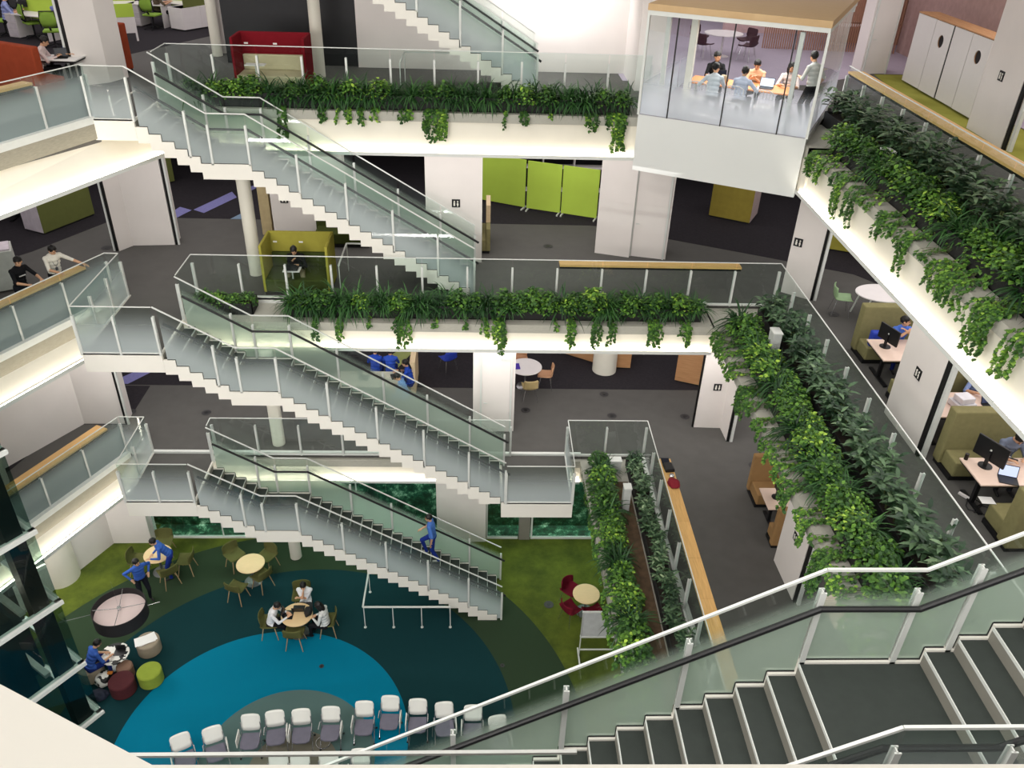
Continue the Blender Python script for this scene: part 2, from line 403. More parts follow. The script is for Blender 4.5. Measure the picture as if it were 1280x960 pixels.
# storey 2
pier([(-10.03, 21.68), (-9.78, 22.09), (-8.66, 22.19), (-8.66, 22.7), (-10.2, 22.7)], 2)
strip((-10.09, 21.72), .05, .08, 2); strip((-10.16, 21.72), .05, .06, 2, metal_w)
strip((-8.61, 22.22), .06, .06, 2); strip((-8.55, 22.22), .05, .06, 2, metal_w)
pier([(-1.48, 21.3), (.03, 21.3), (.03, 21.7), (-1.48, 21.7)], 2)
pier([(3.28, 22.1), (4.23, 21.8), (4.25, 21.95), (5.26, 21.7), (5.4, 22.4), (3.4, 22.6)], 2)
pier([(7.99, 19.7), (8.62, 19.24), (8.75, 19.4), (8.1, 19.85)], 2)
strip((8.66, 19.25), .06, .06, 2); strip((8.74, 19.22), .07, .06, 2, metal_w)
pier([(8.45, 14.05), (8.46, 12.62), (8.6, 12.62), (8.6, 14.05)], 2)
strip((8.49, 12.57), .06, .08, 2); strip((8.55, 12.48), .08, .08, 2, metal_w)
pier([(-6.0, 22.9), (-3.9, 22.9), (-3.9, 23.4), (-6.0, 23.4)], 2)
# storey 1
pier([(-.17, 19.2), (.98, 19.2), (.98, 19.8), (-.17, 19.8)], 1)
pier([(6.23, 19.46), (7.0, 19.43), (7.02, 18.81), (7.15, 18.81), (7.15, 19.6), (6.25, 19.6)], 1)
strip((7.06, 18.80), .07, .06, 1); strip((7.15, 18.78), .08, .06, 1, metal_w); strip((6.2, 19.5), .04, .06, 1)
pier([(6.98, 14.07), (7.02, 12.83), (7.16, 12.83), (7.12, 14.07)], 1)
strip((7.06, 12.78), .06, .07, 1); strip((7.12, 12.7), .07, .06, 1, metal_w)
pier([(-11.1, 19.4), (-9.95, 19.4), (-9.95, 19.9), (-13.2, 19.9), (-14.2, 15.7), (-13.6, 15.4), (-12.5, 17.05)], 1)
strip((-9.93, 19.4), .05, .06, 1); strip((-9.87, 19.4), .05, .06, 1, metal_w)
# storey 0
pier([(-11.56, 18.22), (-11.13, 19.1), (-9.98, 19.12), (-9.98, 19.6), (-13, 19.6), (-13.2, 15.6), (-12.9, 15.6)], 0)
pier([(-1.26, 19.2), (.24, 19.2), (.24, 19.9), (-1.26, 19.9)], 0)
pier([(1.28, 19.3), (1.62, 19.3), (1.62, 19.6), (1.28, 19.6)], 0, mt=riser_m)
# storey 3
pier([(-10.36, 22.35), (-9.75, 22.86), (-9.5, 23.5), (-10.4, 23.2)], 3)
strip((-10.42, 22.4), .06, .08, 3); strip((-10.5, 22.42), .06, .06, 3, metal_w)
pier([(-8.05, 26.7), (-7.9, 26.9), (-7.0, 27.3), (-7.0, 28), (-8.2, 27.6)], 3)
pier([(-7.4, 25.6), (-3.6, 25.55), (-3.6, 26.2), (-7.4, 26.2)], 3, 'wall_dark', mat('dark_panel', (38, 38, 41), .6, var=.06))
pier([(-3.6, 25.42), (4.2, 25.42), (4.2, 26.2), (-3.6, 26.2)], 3, 'wall_north')
pier([(4.15, 23.3), (4.9, 23.3), (4.9, 25.42), (4.15, 25.42)], 3)
pier([(11.55, 26.2), (12.43, 26.36), (12.6, 26.9), (11.5, 26.8)], 3)
pier([(11.9, 20.24), (11.83, 18.52), (11.98, 18.52), (12.05, 20.24)], 3)
strip((11.86, 18.44), .06, .1, 3); strip((11.92, 18.3), .08, .1, 3, metal_w)
# columns
def column(x, y, r, z0, z1, name='column'):
    g = MB(); g.cyl((x, y), r, z0, z1, 40); return struct(name, g, cream, smooth=True)
column(-5.5, 18.55, .17, 0, F[2]-.4)
column(-5.95, 20.35, .17, F[2], F[3]-1.1)
column(-4.5, 24.1, .16, F[3], 16.6)
column(-7.95, 26.55, .15, F[3], 16.6)
column(4.0, 22.6, .38, F[1], soff(2))
column(-12.1, 17.7, .5, 0, soff(1)); column(-12.45, 16.6, .55, F[1], soff(2))
# outer enclosure
for (a, nm) in (((-24, 45.5, 26, 46), 'wall_far'), ((-24, -6, -23.5, 46), 'wall_left'), ((25.5, -6, 26, 46), 'wall_right'), ((-24, -6, 26, -5.5), 'wall_back')):
    g = MB(); g.box(a[0], a[1], 0, a[2], a[3], 21.5); struct(nm, g, pier_m)
g = MB(); g.box(-24, -6, 21.5, 26, 46, 21.8); struct('ceiling', g, white)
# storey 4 slab (outside the opening, above storey 3)
g = MB(); g.box(-24, 25.2, 16.6, 26, 46, 17.04); g.box(10.6, -6, 16.6, 26, 25.2, 17.04)
g.prism([(-24, -6), (-15.2, -6), (-9.2, 22), (-9.2, 25.2), (-24, 25.2)], 16.6, 17.04); struct('ceiling', g, white)
# red/pink slatted screen far right on storey 3
def slats():
    g = MB(); x = 0
    for i in range(60): g.box(i*.075, 0, 0, i*.075+.035, .04, 1.9)
    g.box(0, .0, .9, 4.5, .06, .96)
    return g
scr = slats().build('slatted_screen', mat('brown_slat', (168, 124, 100), .6)); tag(scr, 'brown vertical-slat screen behind the white lockers', 'screen')
scr.location = (9.6, 30.0, F[3]); scr.rotation_euler = (0, 0, -.1)
scr2 = dup(scr, (12.4, 31.6, F[3]), -.15, 'tall slatted screen standing behind the shorter one'); scr2.scale = (1, 1, 1.7)
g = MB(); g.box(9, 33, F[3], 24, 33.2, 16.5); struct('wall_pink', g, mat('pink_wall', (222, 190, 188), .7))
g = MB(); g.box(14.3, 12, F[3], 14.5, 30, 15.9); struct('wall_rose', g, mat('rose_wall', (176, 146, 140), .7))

# ------------------------------------------------------------ doors in the piers
def door(pts, z, h, name, mt=None):
    """leaf standing against a wall face: pts = two floor points"""
    (x0, y0), (x1, y1) = pts; d = Vector((x1-x0, y1-y0)); L = d.length; a = math.atan2(d.y, d.x)
    o = thing_struct(name, (x0, y0, z), a)
    g = MB(); g.box(0, -.03, 0, .05, 0, h); g.box(L-.05, -.03, 0, L, 0, h); g.box(0, -.03, h, L, 0, h+.05); p = g.build('door_frame', metal_w, o)
    g = MB(); g.box(.055, -.018, .01, L-.055, -.002, h-.01); g.build('door_leaf', mt or pier_m, o)
    g = MB(); g.box(L-.32, -.06, h-.12, L-.08, -.02, h-.06); g.build('door_closer', alu, o)
    g = MB(); g.cyl((.12, -.05), .012, .98, 1.02, 12); g.box(.1, -.06, .99, .2, -.045, 1.01); g.build('handle', alu, o)
def thing_struct(name, loc, rz):
    o = bpy.data.objects.new(name, None); col.objects.link(o); o.location = loc; o.rotation_euler = (0, 0, rz); o['kind'] = 'structure'; return o
door([(4.25, 21.93), (5.2, 21.69)], F[2], 2.6, 'door_1')
door([(.02, 19.18), (.9, 19.18)], F[1], 2.5, 'door_2')
door([(11.6, 26.19), (12.4, 26.33)], F[3], 2.5, 'door_3')
# floor outlets
gf = mat('outlet_ring', (52, 50, 52), .6)
def outlet(x, y, z, i, where):
    g = MB(); g.lathe([(.13, 0), (.14, .008), (.1, .010), (.09, .007)], n=24); o = g.build('floor_outlet', gf, loc=(x, y, z+.004))
    p = MB(); p.cyl((0, 0), .055, .006, .012, 20); p.build('cover', black_plastic, o)
    tag(o, 'round dark floor outlet '+where, 'floor outlet')
    if 'cyan' in where or 'rim' in where: o.scale = (.45, .45, 1)
for (u, v, k, w) in ((657, 513, 1, 'beside the upper end of the landing bridge, first storey'), (755, 493, 1, 'on the grey walkway below the thick round column'), (765, 520, 1, 'behind the glass rail end of the lowest trough planter'),
                     (856, 521, 1, 'beside the pier with a black edge, first storey'), (942, 582, 1, 'under the hanging vines by the first storey booth'), (133, 310, 2, 'behind the two people leaning on the counter'),
                     (685, 308, 2, 'below the lime boards'), (1042, 393, 2, 'beside the green chair'), (1047, 472, 2, 'near the rail in front of the booth desk'), (164, 515, 1, 'at the foot of the left pier'), (258, 516, 1, 'behind the left stair head, first storey'), (686, 756, 0, 'in the olive carpet near maroon chairs'), (402, 833, 0, 'in the cyan part of the carpet'), (628, 832, 0, 'at the rim of the dark teal circle')):
    x, y = at(u, v, F[k]); outlet(x, y, F[k], 0, w)
# toilet signs
def sign(loc, rz, label, flip=False):
    o = thing('sign', label, 'sign', loc, rz)
    g = MB(); g.box(-.11, -.012, -.11, .11, 0, .11); g.build('plate', black_plastic, o)
    g = MB()
    for s in (-1, 1):
        g.lathe([(.001, .03), (.016, .035), (.02, .05), (.016, .065), (.001, .07)], (s*.045, -.012, 0), 12)
        if s < 0: g.box(-.068, -.016, -.07, -.022, -.012, .025)
        else: g.prism([(0, 0), (0, 0), (0, 0)], 0, 0) if 0 else g.quad([(.015, -.016, -.04), (.075, -.016, -.04), (.055, -.016, .025), (.035, -.016, .025)]); g.box(s*.045-.014, -.016, -.085, s*.045+.014, -.0125, -.04)
    g.build('pictogram', white, o)
def sgn(u, v, poly2, label):
    # on the wall face through two floor points
    (x0, y0), (x1, y1) = poly2; w = ray(u, v); n = Vector((y1-y0, x0-x1))
    t = (x0*n.x+y0*n.y)/(w.x*n.x+w.y*n.y); a = math.atan2(y1-y0, x1-x0)
    nn = n.normalized(); 
    if nn.x*w.x+nn.y*w.y > 0: nn = -nn; a = a
    sign((w.x*t+nn.x*.002, w.y*t+nn.y*.002, CAMZ+w.z*t), a, label)
sgn(355, 249, [(-6.0, 22.9), (-3.9, 22.9)], 'dark toilet sign on the wall above the olive booth')
sgn(570, 254, [(-1.48, 21.3), (.03, 21.3)], 'small toilet sign on the white pier left of the lime boards')
sgn(998, 303, [(7.99, 19.7), (8.62, 19.24)], 'small toilet sign on the pier below the glass meeting room')
sgn(1148, 467, [(8.45, 14.05), (8.46, 12.62)], 'black toilet sign on the white pier between desk booths')
sgn(1252, 95, [(11.9, 20.24), (11.83, 18.52)], 'grey toilet sign on the pier beside the lockers')
sgn(995, 672, [(6.98, 14.07), (7.02, 12.83)], 'toilet sign on the white pier under hanging vines')
sgn(897, 484, [(6.23, 19.46), (7.0, 19.43)], 'tiny toilet sign on the first storey pier with black edge')
# ============================================================ STAIRS AND RAILS
GH = 1.17
def uvz(poly, zf, h=GH): return [(p[0]*.5, (p[2]-zf(p[0]))/h) for p in poly]
def stair(name, label, ktop, x0, s, Y0, Y1, full=True):
    zt = F[ktop]; t, r, L = RUN, RISE, 1.15
    o = thing(name, label, 'staircase')
    X = lambda d: x0+s*d
    # tread list: (d0, d1, z)
    T = [((i-1)*t, i*t, zt-i*r) for i in range(1, 6)]+[(5*t, 5*t+L, zt-6*r)]
    T += [(5*t+L+(i-7)*t, 5*t+L+(i-6)*t, zt-i*r) for i in range(7, 26)]
    def zl(d):
        if d < 0: return zt
        if d < 6*t: return zt-d/t*r
        if d < 5*t+L: return zt-6*r
        return zt-6*r-(d-5*t-L)/t*r
    zx = lambda x: zl((x-x0)*s)
    for i, (d0, d1, z) in enumerate(T):
        a, b = sorted((X(d0), X(d1)))
        g = MB(); g.box(a, Y0+.07, z-.03, b, Y1-.07, z); e = X(d1); e0, e1 = sorted((e-s*.005, e+s*.006))
        p = g.build('landing_tread' if i == 5 else 'tread', tread_m, o)
        g = MB(); g.box(e0, Y0+.07, z-.034, e1, Y1-.07, z+.003); g.build('nosing', metal_w, p)
        g = MB(); a, b = sorted((X(d0)+s*.001, X(d0)+s*.005)); g.box(a, Y0+.07, z, b, Y1-.07, z+r-.03); g.build('riser', riser_m, o)
    dend = T[-1][1]
    # stringers
    for nm, ya, yb in (('stringer', Y0, Y0+.07), ('stringer', Y1-.07, Y1)):
        top = []; bot = []
        for d0, d1, z in T: top += [(X(d0), z+.025), (X(d1), z+.025)]; bot += [(X(d0), z-.34), (X(d1), z-.34)]
        top[0] = (top[0][0]+s*.003, top[0][1]); bot[0] = (bot[0][0]+s*.003, bot[0][1])
        bot[-1] = (X(dend), max(zt-26*r, bot[-1][1])); bot[-2] = (bot[-2][0], max(zt-26*r, bot[-2][1]))
        g = MB(); n = len(top)
        for y, fl in ((ya, 0), (yb, 1)):
            for i in range(0, n, 2):
                q = [(top[i][0], y, top[i][1]), (top[i+1][0], y, top[i+1][1]), (bot[i+1][0], y, bot[i+1][1]), (bot[i][0], y, bot[i][1])]
                g.quad(q)
        for P in (top, bot):
            for i in range(n-1):
                g.quad([(P[i][0], ya, P[i][1]), (P[i+1][0], ya, P[i+1][1]), (P[i+1][0], yb, P[i+1][1]), (P[i][0], yb, P[i][1])])
        for i in (0, n-1): g.quad([(top[i][0], ya, top[i][1]), (top[i][0], yb, top[i][1]), (bot[i][0], yb, bot[i][1]), (bot[i][0], ya, bot[i][1])])
        g.build(nm, white, o)
    g = MB()
    for i, (d0, d1, z) in enumerate(T):
        zz = max(z-.32, zt-26*r+.01); g.quad([(X(d0), Y0+.07, zz), (X(d1), Y0+.07, zz), (X(d1), Y1-.07, zz), (X(d0), Y1-.07, zz)])
        if i: z2 = T[i-1][2]-.32; g.quad([(X(d0), Y0+.07, zz), (X(d0), Y1-.07, zz), (X(d0), Y1-.07, z2), (X(d0), Y0+.07, z2)])
    g.build('soffit', white, o)
    # glass, posts, rails on both sides
    dE = dend+.12
    cuts = [0.06, .06+4*t, 5*t+.27, 5*t+L-.02]
    q = 5*t+L-.02
    while q+4.15*t < dE-.3: q += 4.03*t; cuts.append(q)
    cuts.append(dE)
    for side, y, gm, yin in ((0, Y0+.035, g_stair, Y0+.13), (1, Y1-.035, g_far, Y1-.13)):
        for c0, c1 in zip(cuts[:-1], cuts[1:]):
            a0, a1 = c0+.03, c1-.012
            pts = [(a0, zl(a0)+GH)]
            for kx in (6*t, 5*t+L):
                if a0 < kx < a1: pts.append((kx, zl(kx)+GH))
            pts.append((a1, zl(a1)+GH))
            low = []
            for d0, d1, z in T:
                if d1 <= a0 or d0 >= a1: continue
                low += [(max(d0, a0), z+.03), (min(d1, a1), z+.03)]
            if a1 > dend: low += [(dend, zt-26*r+.03), (a1, zt-26*r+.03)]
            # triangulation-safe: cut into one column per step
            g = MB()
            def ztop(d):
                for (da, za), (db, zb) in zip(pts[:-1], pts[1:]):
                    if da-1e-6 <= d <= db+1e-6: return za+(zb-za)*(d-da)/(db-da)
                return pts[-1][1]
            br = sorted(set([round(p[0], 5) for p in pts]+[round(p[0], 5) for p in low]))
            for b0, b1 in zip(br[:-1], br[1:]):
                if b1-b0 < 1e-4: continue
                mid = (b0+b1)/2; zlo = [z for (p, z), (p2, z2) in zip(low[::2], low[1::2]) if p-1e-4 <= mid <= p2+1e-4]
                if not zlo: continue
                zlo = zlo[0]
                P4 = [(X(b0), y, zlo), (X(b1), y, zlo), (X(b1), y, ztop(b1)), (X(b0), y, ztop(b0))]
                g.quad(P4, uv=[(p[0]*.3, (p[2]-zx(p[0]))/GH) for p in P4])
            pn = g.build('glass_panel', gm, o)
            g = MB()
            for (da, za), (db, zb) in zip(low[:-1], low[1:]):
                if abs(da-db)+abs(za-zb) > 1e-3: g.beam((X(da), y, za), (X(db), y, zb), .016, .016)
            g.build('gasket', black, pn)
        for i, c in enumerate(cuts[1:] if full else cuts):
            if not full and i == 0: continue
            zb = [z for d0, d1, z in T if d0 <= c-.001 < d1+1e-6]; zb = zb[0] if zb else zt-26*r
            if c >= dE-.01: zb = zt-26*r
            g = MB(); h1 = zl(c)+.93
            w = .026
            g.box(X(c)-w, y-.035, zb, X(c)+w, y-.022, h1); g.box(X(c)-w, y+.022, zb, X(c)+w, y+.035, h1); g.box(X(c)-.006, y-.03, zb, X(c)+.006, y+.03, h1)
            g.build('post', alu, o)
        P3 = [(-.0 if ktop < 4 else 0, zl(0)+GH), (6*t, zl(6*t)+GH), (5*t+L, zl(5*t+L)+GH), (dE, zl(dE)+GH)]
        g = MB()
        for a, b in zip(P3[:-1], P3[1:]): g.beam((X(a[0]), y, a[1]+.012), (X(b[0]), y, b[1]+.012), .026, .026)
        g.build('top_rail', alu, o)
        H = .8
        P3 = [(X(.12), yin, zl(.12)+H), (X(6*t), yin, zl(6*t)+H), (X(5*t+L), yin, zl(5*t+L)+H), (X(dE+.1), yin, zl(dE+.1)+H)]
        g = MB(); g.tube(P3, .029, 10); g.build('handrail', black_plastic, o)
    return o
stair('staircase', 'white staircase from the top left bridge down past the toilet sign on the upper wall', 3, -7.88, 1, 19.25, 20.85)
stair('staircase', 'long white staircase crossing the middle of the atrium down to the platform beside the vines', 2, -7.05, 1, 16.05, 17.65)
stair('staircase', 'lowest white staircase with a person in blue on it, ending on the green carpet', 1, -7.05, 1, 16.05, 17.65)
stair('staircase', 'white staircase at the top edge coming down behind the uppermost trough planter', 4, -6.3, 1, 22.5, 24.1)
stair('staircase', 'nearest grey-treaded staircase with black handrail along the green-tinted glass', 3, 5.5, -1, 3.5, 5.1)

def rail(label, pts, z, gm=None, sp=1.12, first=True, last=True, ph=.95, kerb=True, h=GH, tint=None):
    gm = gm or g_clear
    o = thing('glass_railing', label, 'railing', (pts[0][0], pts[0][1], z))
    bx, by = pts[0]
    top = MB(); kb = MB()
    for (x0, y0), (x1, y1) in zip(pts[:-1], pts[1:]):
        a = Vector((x0-bx, y0-by)); b = Vector((x1-bx, y1-by)); d = b-a; L = d.length; d = d/L; n = max(1, round(L/sp))
        for i in range(n):
            p, q = a+d*(L*i/n+.012), a+d*(L*(i+1)/n-.012)
            g = MB(); g.quad([(p.x, p.y, .05), (q.x, q.y, .05), (q.x, q.y, h), (p.x, p.y, h)], uv=[(0, .04), (1, .04), (1, 1), (0, 1)])
            pan = g.build('glass_panel', gm, o)
        for i in range(0 if first or 1 else 1, n+1):
            p = a+d*(L*i/n)
            nn = Vector((-d.y, d.x)); g = MB()
            for k in (-1, 1):
                c = p+nn*(k*.03); g.beam((c.x, c.y, -.02), (c.x, c.y, ph), .05, .012, up=(nn.x, nn.y, 0))
            g.beam((p.x, p.y, -.02), (p.x, p.y, ph), .012, .05, up=(nn.x, nn.y, 0))
            g.build('post', alu, o)
        top.beam((a.x, a.y, h+.008), (b.x, b.y, h+.008), .02, .018)
        kb.beam((a.x, a.y, .02), (b.x, b.y, .02), .06, .05)
    top.build('top_rail', metal_w, o); kb.build('base_rail', metal_w, o)
    return o
rail('glass railing behind the long middle trough and down the right side past the desk booths', [(-7.05, 17.7), (-7.05, 18.88), (7.52, 18.88), (7.52, YN)], F[2])
rail('glass railing behind the uppermost trough planter', [(-7.82, 20.9), (-7.82, 21.92), (4.3, 21.92)], F[3])
rail('railing below the oak ledge in front of the white lockers', [(9.1, 21.3), (9.1, YN)], F[3])
rail('glass railing on the left landing of the middle staircase', [(-9.12, 18.88), (-8.78, 18.88), (-8.78, 16.08), (-7.07, 16.08)], F[2], g_stair, sp=.9)
rail('glass railing on the left landing of the lowest staircase', [(-9.42, 18.07), (-8.76, 18.07), (-8.76, 16.08), (-7.07, 16.08)], F[1], g_stair, sp=.9)
rail('glass railing on the top left bridge where the upper staircase starts', [(-8.82, 19.28), (-7.88, 19.28)], F[3], g_stair, sp=1)
rail('glass railing in front of the grey fascia behind the lowest staircase', [(-7.05, 17.7), (-7.05, 18.05), (.86, 18.05)], F[1])
rail('glass railing around the foot platform of the middle staircase', [(.7, 16.08), (2.38, 16.08), (2.38, 18.05)], F[1], g_stair, sp=1.4)
rail('glass railing around the head of the lowest trough planter, oak ledge along it', [(2.38, 18.07), (4.52, 18.07), (4.52, 7)], F[1], sp=1.1)
for k, lab in ((1, 'lowest frosted balcony railing with an oak ledge, beside the glass lift'), (2, 'frosted balcony railing two people lean on'), (3, 'uppermost frosted balcony railing below the rust sofa')):
    l0, l1 = VOID[k]['left']
    rail(lab, [(l1[0]-.02, l1[1]), l0], F[k], g_bal, sp=1.28)
rail('short glass railing at the bottom edge over the row of chairs', [(-1.9, 2.72), (.55, 2.72)], F[3], sp=1.4)
# oak ledges on the railings
def ledge(label, a, b, z, w=.3, side=1, t=.05):
    d = Vector((b[0]-a[0], b[1]-a[1])); L = d.length; an = math.atan2(d.y, d.x)
    o = thing('oak_ledge', label, 'ledge', (a[0], a[1], z), an)
    n = max(1, round(L/1.15))
    for i in range(n):
        g = MB(); g.box(L*i/n+.003, 0, 0, L*(i+1)/n-.003, side*w, t); g.build('board', wood, o)
    g = MB(); g.box(0, side*.02, -.06, L, side*.05, 0); g.build('bracket_strip', black, o)
def inward(l0, l1, o):
    d = Vector((l1[0]-l0[0], l1[1]-l0[1])).normalized(); n = Vector((-d.y, d.x))
    return lambda p: (p[0]+n.x*o, p[1]+n.y*o)
for k, cut, lab in ((2, .55, 'oak ledge two people rest their hands on'), (1, .35, 'oak ledge with a warm light reflection beside the lift'), (3, 1.35, 'pale oak ledge at the top left in front of the rust sofa')):
    l0, l1 = VOID[k]['left']; f_ = inward(l0, l1, .05); d = Vector((l1[0]-l0[0], l1[1]-l0[1])).normalized()
    e = (l1[0]-d.x*cut, l1[1]-d.y*cut); ledge(lab, f_(e), f_(l0), F[k]+.98, .28 if k > 1 else .36, -1)
x0, _ = at(699, 329, F[2]+1.0); x1, _ = at(926, 334, F[2]+1.0)
ledge('long oak ledge behind the middle trough planter', (x0, 18.93), (x1, 18.93), F[2]+.98, .3, 1)
ledge('oak ledge running above the leafy trough in front of the white lockers', (9.14, YN), (9.14, 21.4), F[3]+.98, .4, -1)
ledge('oak ledge with black bag and red cloth beside the lowest trough planter', (4.56, 7.2), (4.56, 16.62), F[1]+.98, .31, -1)
# ============================================================ GLASS MEETING ROOM
BA, BB = Vector((3.83, 20.6)), Vector((7.4, 18.74)); bu = (BB-BA).normalized(); bn = Vector((-bu.y, bu.x)); BW = (BB-BA).length; BD = 4.85
ba = math.atan2(bu.y, bu.x)
def boxp(x, y): p = BA+bu*x+bn*y; return (p.x, p.y)
o = thing('meeting_room', 'projecting glass meeting room with white base and plywood roof over the corner', 'room', (BA.x, BA.y, 0), ba)
g = MB(); g.box(0, 0, 11.46, BW, BD, 12.84); g.build('base', mat('box_panel', (216, 218, 216), .5, var=.01, scale=1), o)
g = MB(); g.box(.02, .02, 12.84, BW-.02, BD, 12.86); g.build('floor_finish', mat('room_floor', (150, 148, 156), .8), o)
cutx = [0, .72, 2.02, 3.34, BW]
for i in range(4):
    g = MB(); g.quad([(cutx[i]+.01, .03, 12.86), (cutx[i+1]-.01, .03, 12.86), (cutx[i+1]-.01, .03, 15.1), (cutx[i]+.01, .03, 15.1)], uv=[(0, 0), (1, 0), (1, 1), (0, 1)])
    g.build('glass_panel', g_room, o)
    if i: g = MB(); g.box(cutx[i]-.012, .0, 12.84, cutx[i]+.012, .05, 15.1); g.build('joint', black, o)
for i in range(3):
    for sx in (.03, BW-.03):
        g = MB(); a, b = i*BD/3+.02, (i+1)*BD/3-.02
        g.quad([(sx, a, 12.86), (sx, b, 12.86), (sx, b, 15.1), (sx, a, 15.1)], uv=[(0, 0), (1, 0), (1, 1), (0, 1)]); g.build('glass_panel', g_room, o)
for px in (0.0, BW):
    g = MB(); g.box(px-.03, -.01, 12.84, px+.03, .05, 15.1); g.build('corner_post', alu, o)
g = MB(); g.box(3.42, .1, 12.84, 3.52, .2, 15.05); g.build('post', alu, o)
g = MB(); g.box(.3, .5, 12.84, .4, .6, 15.05); g.build('post', alu, o)
g = MB(); g.box(.95, .3, 12.84, 1.1, .45, 15.05); g.build('post', white, o)
g = MB(); g.box(-.02, -.02, 15.1, BW+.02, BD, 15.2); g.build('roof_edge', metal_w, o)
g = MB(); g.box(-.03, -.03, 15.2, BW+.03, BD+.3, 15.34); g.build('roof', mat('plywood', (198, 164, 120), .55, scale=2, stretch=(1, 20, 1), rgb2=(206, 174, 130)), o)
g = MB(); g.box(0, BD-.15, 14.96, BW, BD-.05, 15.1); g.build('header', alu, o)
# ============================================================ PLANTERS AND PLANTS
def leaf_mat(name, stops, rough=.5):
    mt, nt, b = nodes(name); N = nt.nodes.new; L = nt.links.new
    geo = N('ShaderNodeNewGeometry'); rp = N('ShaderNodeValToRGB'); e = rp.color_ramp.elements
    e[0].position = stops[0][0]; e[0].color = srgb(stops[0][1]); e[1].position = stops[-1][0]; e[1].color = srgb(stops[-1][1])
    for p, c in stops[1:-1]: x = e.new(p); x.color = srgb(c)
    oi = N('ShaderNodeObjectInfo'); ad = N('ShaderNodeMath'); ad.operation = 'MULTIPLY_ADD'; L(oi.outputs['Random'], ad.inputs[0]); ad.inputs[1].default_value = .35
    m2 = N('ShaderNodeMath'); m2.operation = 'MULTIPLY'; L(geo.outputs['Random Per Island'], m2.inputs[0]); m2.inputs[1].default_value = .68; L(m2.outputs[0], ad.inputs[2])
    L(ad.outputs[0], rp.inputs['Fac']); L(rp.outputs['Color'], b.inputs['Base Color'])
    b.inputs['Roughness'].default_value = rough; b.inputs['Specular IOR Level'].default_value = .35
    return mt
fern_m = leaf_mat('fern_leaf', [(0, (20, 46, 22)), (.5, (36, 74, 34)), (1, (70, 116, 54))])
poth_m = leaf_mat('pothos_leaf', [(0, (26, 56, 22)), (.4, (48, 86, 34)), (.82, (98, 142, 48)), (1, (176, 210, 80))])
bush_m = leaf_mat('broad_leaf', [(0, (22, 42, 28)), (.5, (48, 74, 48)), (.85, (98, 126, 90)), (1, (150, 170, 134))], .4)
stem_m = mat('stem', (74, 84, 44), .7)
R = random.Random(11)
def leaf(g, p, d, up, L, W, droop=.4, seg=3, heart=False):
    p = Vector(p); d = Vector(d).normalized(); sd = d.cross(Vector(up))
    if sd.length < .05: sd = d.cross(Vector((1, .3, 0)))
    sd.normalize(); pr = []
    prof = ([0.55, 1, .8, .45, 0] if heart else [.25, 1, .8, .1]) if seg > 1 else [.6, 0]
    prof = {2: [.5, 1, .0], 3: [.35, 1, .75, 0.02], 4: [.3, .9, 1, .7, .02], 5: [.5, 1, 1, .8, .5, .02]}[seg]
    if heart: prof = [.55, 1, .05]
    q = p.copy(); dd = d.copy(); i0 = len(g.v)
    for k in range(len(prof)):
        w = W*prof[k]/2; n = sd.cross(dd)
        g.v.append(tuple(q-sd*w+n*(w*.35))); g.v.append(tuple(q+sd*w+n*(w*.35)))
        dd = (dd+Vector((0, 0, -droop/len(prof)))).normalized(); q = q+dd*(L/(len(prof)-1))
    for k in range(len(prof)-1):
        a = i0+2*k; g.f.append((a, a+1, a+3, a+2)); g.mi.append(0)
def rdir(el0, el1):
    a = R.uniform(0, 2*math.pi); e = R.uniform(el0, el1); return Vector((math.cos(a)*math.cos(e), math.sin(a)*math.cos(e), math.sin(e)))
def fern(n=110, L=.72):
    g = MB()
    for i in range(n):
        d = rdir(.35, 1.4); l = L*R.uniform(.6, 1.1)
        leaf(g, (R.uniform(-.12, .12), R.uniform(-.12, .12), 0), d, (0, 0, 1), l, .036, droop=2.1, seg=5)
    return g
def pothos(n=260, r=.33, h=.36):
    g = MB()
    for i in range(n):
        d = rdir(.0, 1.5); c = Vector((d.x*r, d.y*r, d.z*h+R.uniform(-.04, .06)))*R.uniform(.75, 1.05)
        ld = (Vector((d.x, d.y, R.uniform(-.5, .3)))).normalized(); s = R.uniform(.06, .11)
        leaf(g, c, ld, d, s, s*.85, heart=True, droop=.3)
    return g
def bush(stems=11, L=.2, W=.066, hh=.45):
    g = MB()
    for i in range(stems):
        a = R.uniform(0, 6.28); rr = R.uniform(.02, .16); b = Vector((rr*math.cos(a), rr*math.sin(a), 0)); tip = b*1.9+Vector((0, 0, hh*R.uniform(.7, 1.15)))
        for k in range(9):
            t = .45+.55*k/8; p = b.lerp(tip, t); an = k*2.4+a; e = -.1+.9*t*R.uniform(.4, 1)
            d = Vector((math.cos(an)*math.cos(e), math.sin(an)*math.cos(e), math.sin(e)))
            leaf(g, p, d, (0, 0, 1), L*R.uniform(.8, 1.2), W, droop=.7, seg=3)
    return g
def stems(hh, n=6, r=.008):
    g = MB()
    for i in range(n):
        a = R.uniform(0, 6.28); b = Vector((.07*math.cos(a), .07*math.sin(a), -.05)); g.tube([b, (b.x*1.6, b.y*1.6, hh)], r, 5)
    return g
